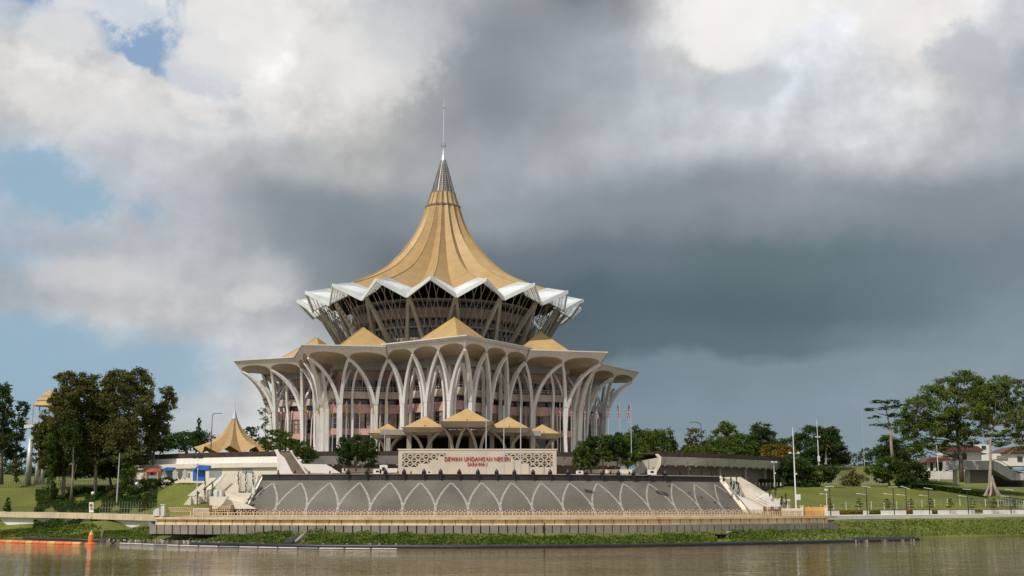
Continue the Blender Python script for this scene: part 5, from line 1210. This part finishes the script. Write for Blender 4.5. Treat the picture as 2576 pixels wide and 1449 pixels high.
for i,px in enumerate((284,313)):
    q=Wz(px,1368,0); mb=MB(); pts=[Vector((q.x+.42*math.cos(a),q.y,q.z+.6+.42*math.sin(a))) for a in [2*math.pi*k/14 for k in range(15)]]; mb.tube(pts,.14,7,cap=False)
    t=thing('tyre_fender',['old tyre hanging at the boom end, beside the buoy','old tyre hanging at the boom end, farther from the buoy'][i],'tyre',q); mb.build('tyre',M['rubber'],t,smooth=True); mb=MB(); mb.beam(q-Vector((0,0,.5)),q+Vector((0,.1,.4)),.3); mb.build('float_block',M['rubber'],t)
q=Wz(1370,1369,0); t=thing('mooring_post','black mooring post rising from the booms','mooring post',q); mb=MB(); mb.tube([q-Vector((0,0,1)),q+Vector((0,0,3.6))],[.14,.09],8); mb.build('post',M['black'],t)
mb=MB(); mb.lathe(q,[(.9,-.2),(.9,.2),(.5,.6),(.3,.7)],10); mb.build('base_float',M['rubber'],t)
mb=MB(); mb.box(q+Vector((0,0,2.5)),(.35,.35,.5)); mb.build('lantern',M['black'],t)
# litter caught between the booms
mb=MB(); rg=random.Random(3)
def between(px): return (np.interp(px,[330,600,900,1200,1500,1800,2100,2300],[1360,1364,1368,1370,1369,1365,1360,1356]))
for k in range(900):
    px=rg.choice([rg.uniform(1240,1520),rg.uniform(250,600),rg.uniform(1780,2300),rg.uniform(600,1240)]); q=PZ(px,between(px)+rg.uniform(-2.5,3.5),.1); s=rg.uniform(.08,.3)
    mb.box((q.x,q.y,.08+s*.3),(s*rg.uniform(.6,2),s,s*rg.uniform(.5,1.2)),rg.uniform(0,3),rg.choice([0,0,1,2]))
o=mb.build('floating_litter',[M['litter'],M['white_boom'],M['bark']],None,(0,200,0)); tag(o,'scattered floating litter trapped along the booms','litter',kind='stuff')
mb=MB(); 
for k in range(10): q=PZ(1140+k*3.9 if False else 763+k*2.1*1.0,1360,.2); mb.box((q.x,q.y,.45),(.35,.3,.35),k)
solo(mb,'blue_floats',M['blue_tarp'],'short string of bright blue floats at the drain outlet','floats')
# drain outlets
for i,(pl,Y) in enumerate((([(735,1362),(765,1341),(773,1341),(755,1363)],207),([(1800,1340),(1812,1340),(1866,1357),(1860,1359)],222))):
    t=thing('drain_pipe',['pale pipe running down the bank through a gap in the weeds, left','pale pipe running down the bank near the right end of the booms'][i],'pipe',P(pl[0][0],pl[0][1],Y))
    mb=MB(); a=P((pl[0][0]+pl[3][0])/2,pl[0][1],Y-6); b_=P((pl[1][0]+pl[2][0])/2,pl[1][1],Y+4); mb.tube([a,b_],.28,8); mb.build('pipe',M['plate'],t,smooth=True)
    mb=MB(); mb.beam(a+Vector((-1.6,0,-.3)),b_+Vector((-1.6,0,-.5)),1.6,.2); mb.build('dark_apron',M['joint'],t)
c=P(2526,1329,274); t=thing('outfall_pipe','black outfall pipe stub poking from the right bank','pipe',c); mb=MB(); mb.tube([c+Vector((-1.6,2,.5)),c+Vector((.3,-.6,0))],[.75,.75],14); mb.build('barrel',M['rubber'],t,smooth=True); mb=MB(); mb.beam(c+Vector((.4,-.6,-.2)),c+Vector((.4,-.7,-2.2)),.35); mb.build('support',M['plate'],t)
# bank details: bamboo stakes
for i,(px0,py0,px1,py1) in enumerate(((256/1.0*1.0,1362,277,1318),(257,1362,258,1333))):
    a=P(px0-2,py0-6,232); b_=P(px1-12 if i==0 else px1-2,py1,232); mb=MB(); mb.tube([a,b_],.07,6); solo(mb,'stake',M['bark_pale'],['long leaning bamboo stake on the left bank','short upright bamboo stake on the left bank'][i],'stake')
# ------------------------------------------------------------ sky
w=bpy.data.worlds.new('World'); sc.world=w; w.use_nodes=True; n=w.node_tree; n.nodes.clear(); L=n.links.new
SUN_EL,SUN_AZ=50,-139   # bearing from +Y, clockwise
out=N(n,'ShaderNodeOutputWorld'); bg=N(n,'ShaderNodeBackground'); bg.inputs['Strength'].default_value=.1; L(bg.outputs[0],out.inputs[0])
sky=N(n,'ShaderNodeTexSky',sky_type='NISHITA'); sky.sun_disc=False; sky.sun_elevation=R_(SUN_EL); sky.sun_rotation=R_(SUN_AZ%360)
tc=N(n,'ShaderNodeTexCoord'); sx=N(n,'ShaderNodeSeparateXYZ'); L(tc.outputs['Generated'],sx.inputs[0])
def math_(op,a,b=None,c=None,clamp=False):
    x=N(n,'ShaderNodeMath',operation=op); x.use_clamp=clamp
    for i,v in enumerate((a,b,c)):
        if v is None: continue
        if isinstance(v,(int,float)): x.inputs[i].default_value=v
        else: L(v,x.inputs[i])
    return x.outputs[0]
def noise(scale,detail,vec,rough=.55,off=(0,0,0),stretch=(1,1,1)):
    mp=N(n,'ShaderNodeMapping'); mp.inputs['Location'].default_value=off; mp.inputs['Scale'].default_value=stretch; L(vec,mp.inputs['Vector'])
    t=N(n,'ShaderNodeTexNoise'); t.inputs['Scale'].default_value=scale; t.inputs['Detail'].default_value=detail; t.inputs['Roughness'].default_value=rough; L(mp.outputs[0],t.inputs['Vector']); return t.outputs['Fac']
az=math_('ARCTAN2',sx.outputs['X'],sx.outputs['Y']); el=math_('ARCSINE',sx.outputs['Z'])
V=tc.outputs['Generated']
n1=math_('SUBTRACT',noise(5,7,V,.55),.5); n2=math_('SUBTRACT',noise(5,7,V,.55,(3,7,1)),.5)
azw=math_('ADD',az,math_('MULTIPLY',n1,.16)); elw=math_('ADD',el,math_('MULTIPLY',n2,.10))
def azof(px): return math.atan((px-CX)/F)
u=math_('DIVIDE',math_('ADD',azw,.46),.92,clamp=True)   # -0.46..0.46 rad -> 0..1
COLX=[0,234,468,703,937,1171,1405,1640,1874,2108,2342,2576]
ROWS=[(0,[(128,163,200),(222,223,224),(228,227,226),(233,231,229),(203,207,209),(176,180,184),(148,152,156),(140,143,147),(240,238,235),(225,227,228),(235,232,230),(215,220,224)]),
(130,[(190,200,210),(200,208,216),(230,228,225),(230,227,224),(210,212,211),(155,160,166),(152,157,163),(178,183,188),(238,236,232),(216,221,226),(236,232,228),(208,211,215)]),
(260,[(228,225,221),(228,225,222),(212,212,211),(230,226,222),(214,212,208),(143,148,154),(156,161,166),(178,184,189),(196,201,206),(211,216,221),(223,222,221),(178,182,188)]),
(390,[(216,215,214),(198,200,204),(190,192,194),(192,195,197),(186,186,184),(158,163,168),(170,174,178),(185,190,195),(200,204,207),(205,207,210),(203,205,207),(188,193,197)]),
(520,[(160,182,202),(178,186,196),(176,179,186),(145,152,157),(132,140,146),(146,152,159),(140,147,154),(135,143,150),(143,148,156),(146,152,158),(133,140,147),(138,145,152)]),
(650,[(172,183,195),(180,185,192),(186,189,193),(152,159,164),(112,120,125),(108,118,125),(103,115,122),(103,116,123),(98,113,117),(99,116,121),(108,123,131),(118,131,139)]),
(780,[(176,186,194),(196,197,199),(204,203,203),(172,176,179),(118,127,132),(93,106,113),(78,94,102),(82,99,107),(82,99,106),(89,107,112),(104,121,129),(124,139,146)]),
(862,[(160,181,197),(172,188,199),(192,197,201),(190,192,193),(135,143,148),(98,111,118),(86,101,109),(86,103,111),(90,107,114),(104,120,128),(118,134,143),(128,143,151)]),
(905,[(150,178,198),(158,181,200),(184,192,200),(202,202,202),(150,158,163),(112,127,136),(110,127,137),(114,131,142),(120,136,145),(126,141,150),(127,142,151),(131,146,154)]),
(1040,[(152,176,194),(156,178,194),(190,194,197),(196,197,198),(160,166,171),(120,137,149),(120,138,151),(122,140,153),(125,142,155),(128,145,158),(130,147,158),(135,150,160)]),
(1160,[(152,172,186),(160,177,188),(188,192,194),(188,190,192),(160,166,170),(125,142,152),(125,142,152),(126,143,154),(128,145,157),(130,147,158),(132,149,160),(134,150,160)])]
def lin(c): return tuple((x/255/12.92 if x/255<=.04045 else ((x/255+.055)/1.055)**2.4) for x in c)
prevc=None
def elof(py): return TH+math.atan((CY-py)/F)
for ri,(py,cs) in enumerate(ROWS):
    st=[((azof(px)+.46)/.92,lin(c)) for px,c in zip(COLX,cs)]
    r=ramp(n,st,'CARDINAL'); L(u,r.inputs['Fac'])
    if prevc is None: prevc=r.outputs['Color']
    else:
        e0,e1=elof(ROWS[ri-1][0]),elof(py); mr=N(n,'ShaderNodeMapRange',interpolation_type='SMOOTHSTEP'); mr.inputs['From Min'].default_value=e0; mr.inputs['From Max'].default_value=e1; L(elw,mr.inputs['Value'])
        mx=N(n,'ShaderNodeMix',data_type='RGBA'); L(mr.outputs[0],mx.inputs[0]); L(prevc,mx.inputs[6]); L(r.outputs['Color'],mx.inputs[7]); prevc=mx.outputs[2]
# billow detail
d1=noise(9,8,V,.6,(1,2,3),(1,1,1.6)); d2=noise(22,6,V,.6,(5,2,3),(1,1,1.5))
dd=math_('ADD',math_('MULTIPLY',d1,.7),math_('MULTIPLY',d2,.3))
rr=ramp(n,[(.3,(.80,.81,.83)),(.5,(1,1,1)),(.7,(1.0,1.0,1.0))]); 
sp_=N(n,'ShaderNodeSeparateColor'); L(prevc,sp_.inputs[0])
amp=math_('ADD',math_('MULTIPLY',math_('MULTIPLY',math_('SUBTRACT',dd,.5),sp_.outputs[1]),1.3),1.0)
vm=N(n,'ShaderNodeVectorMath',operation='SCALE'); L(prevc,vm.inputs[0]); L(amp,vm.inputs['Scale']); prevc=vm.outputs[0]
def emboss(scale,det,off,dx,dy):
    a=noise(scale,det,V,.55,off); mp=N(n,'ShaderNodeVectorMath',operation='ADD'); L(V,mp.inputs[0]); mp.inputs[1].default_value=(dx,0,dy); b=noise(scale,det,mp.outputs[0],.55,off)
    return math_('SUBTRACT',a,b)
em=math_('ADD',emboss(7,5,(2,8,1),-.022,.03),math_('MULTIPLY',emboss(16,5,(4,1,6),-.010,.014),.8))
sp_=N(n,'ShaderNodeSeparateColor'); L(prevc,sp_.inputs[0])
lum=N(n,'ShaderNodeMapRange'); lum.inputs['From Min'].default_value=.22; lum.inputs['From Max'].default_value=.65; L(sp_.outputs[1],lum.inputs['Value'])
amp=math_('ADD',math_('MULTIPLY',math_('MULTIPLY',em,lum.outputs[0]),1.05),1.0)
amp=math_('ADD',amp,math_('MULTIPLY',lum.outputs[0],.03))
vm=N(n,'ShaderNodeVectorMath',operation='SCALE'); L(prevc,vm.inputs[0]); L(amp,vm.inputs['Scale']); prevc=vm.outputs[0]
# blue gaps with ragged edges
nb=math_('SUBTRACT',noise(11,10,V,.66,(9,1,4)),.5)
def gap(px,py,rx,ry,rot=0,soft=.25,col=(118,158,200),amt=1.0,wob=1.6):
    global prevc
    a0,e0=azof(px),elof(py); da=math_('SUBTRACT',az,a0); de=math_('SUBTRACT',el,e0); c_,s_=math.cos(rot),math.sin(rot)
    xa=math_('DIVIDE',math_('ADD',math_('MULTIPLY',da,c_),math_('MULTIPLY',de,s_)),rx/F); ya=math_('DIVIDE',math_('SUBTRACT',math_('MULTIPLY',de,c_),math_('MULTIPLY',da,s_)),ry/F)
    r2=math_('SQRT',math_('ADD',math_('MULTIPLY',xa,xa),math_('MULTIPLY',ya,ya)))
    r2=math_('ADD',r2,math_('MULTIPLY',nb,wob*2)); mr=N(n,'ShaderNodeMapRange',interpolation_type='SMOOTHSTEP'); mr.inputs['From Min'].default_value=1+soft; mr.inputs['From Max'].default_value=1-soft; mr.inputs['To Max'].default_value=amt; L(r2,mr.inputs['Value'])
    mx=N(n,'ShaderNodeMix',data_type='RGBA'); L(mr.outputs[0],mx.inputs[0]); L(prevc,mx.inputs[6]); mx.inputs[7].default_value=(*lin(col),1); prevc=mx.outputs[2]
gap(312,150,165,68,-.42,.22,(142,170,200),1,2.0); gap(30,20,150,75,0,.25,(122,158,198),1,1.3); gap(388,40,24,80,0,.3,(135,166,200),.85,1.5); gap(395,190,50,45,0,.25,(142,170,200),.9,1.5)
gap(110,160,90,60,.3,.4,(236,233,229),.6,2.6); gap(560,90,150,100,0,.35,(238,235,231),.7,1.6); gap(470,330,90,26,.1,.4,(178,181,186),.5,1.8)
gap(250,70,100,55,0,.4,(228,230,231),.75,3.5); gap(120,545,185,72,-.2,.35,(150,180,200),.9,2.2); gap(190,965,330,95,0,.45,(149,177,197),.85,1.3); gap(30,880,130,50,0,.5,(150,178,198),.8,1.3); gap(40,700,60,20,0,.6,(160,185,203),.6)
gap(450,235,65,75,0,.4,(240,236,232),.6,2.4); gap(240,720,150,45,0,.6,(215,213,212),.7,1.2); gap(660,720,70,60,0,.6,(205,204,204),.6); gap(1890,60,150,90,0,.6,(250,246,240),.9); gap(1835,155,90,40,-.4,.5,(248,244,238),.8); gap(2400,110,130,80,0,.6,(240,236,232),.7)
gap(2500,215,100,85,0,.25,(184,188,194),.75,1.3); gap(1905,240,110,45,.1,.3,(196,202,207),.7,1.5); gap(880,180,170,105,0,.35,(236,233,229),.6,1.5); gap(240,330,200,60,-.1,.4,(232,229,226),.6,1.5); gap(640,760,80,30,0,.4,(218,215,213),.6,1.6); gap(1000,90,120,60,0,.5,(200,204,208),.5,1.5)
gap(1905,910,38,10,0,.5,(108,128,138),.6,.6)
# below and behind: general overcast, ground tone
gen=N(n,'ShaderNodeRGB'); gen.outputs[0].default_value=(*lin((196,199,203)),1)
back=math_('ADD',math_('MULTIPLY',math_('GREATER_THAN',math_('ABSOLUTE',az),.46),0),0)
mr=N(n,'ShaderNodeMapRange',interpolation_type='SMOOTHSTEP'); mr.inputs['From Min'].default_value=.46; mr.inputs['From Max'].default_value=.9; L(math_('ABSOLUTE',az),mr.inputs['Value'])
mr2=N(n,'ShaderNodeMapRange',interpolation_type='SMOOTHSTEP'); mr2.inputs['From Min'].default_value=.44; mr2.inputs['From Max'].default_value=.8; L(el,mr2.inputs['Value'])
mm=math_('MAXIMUM',mr.outputs[0],mr2.outputs[0]); mx=N(n,'ShaderNodeMix',data_type='RGBA'); L(mm,mx.inputs[0]); L(prevc,mx.inputs[6]); L(gen.outputs[0],mx.inputs[7]); prevc=mx.outputs[2]
vm=N(n,'ShaderNodeVectorMath',operation='SCALE'); L(prevc,vm.inputs[0]); vm.inputs['Scale'].default_value=10.0
mx=N(n,'ShaderNodeMix',data_type='RGBA'); mx.inputs[0].default_value=.06; L(vm.outputs[0],mx.inputs[6]); L(sky.outputs[0],mx.inputs[7]); L(mx.outputs[2],bg.inputs['Color'])
# ------------------------------------------------------------ sun + camera
sd=bpy.data.lights.new('sun','SUN'); sd.energy=3.5; sd.angle=R_(.6); sd.color=(1,.945,.85); so=bpy.data.objects.new('sun',sd); C.objects.link(so)
a=R_(SUN_AZ); e=R_(SUN_EL); dvec=Vector((math.sin(a)*math.cos(e),math.cos(a)*math.cos(e),math.sin(e))); so.rotation_euler=dvec.to_track_quat('Z','Y').to_euler(); so.location=(-100,-100,200)
cd=bpy.data.cameras.new('camera'); co=bpy.data.objects.new('camera',cd); C.objects.link(co); co.location=(0,0,CAMZ); co.rotation_euler=(R_(90)+TH,0,0)
cd.sensor_width=36; cd.lens=F/2576*36; cd.clip_start=.5; cd.clip_end=20000; sc.camera=co
sc.view_settings.view_transform='Standard'; sc.view_settings.look='None'; sc.view_settings.exposure=0; sc.view_settings.gamma=1
sc.render.resolution_x=1024; sc.render.resolution_y=576
sc.cycles.max_bounces=6
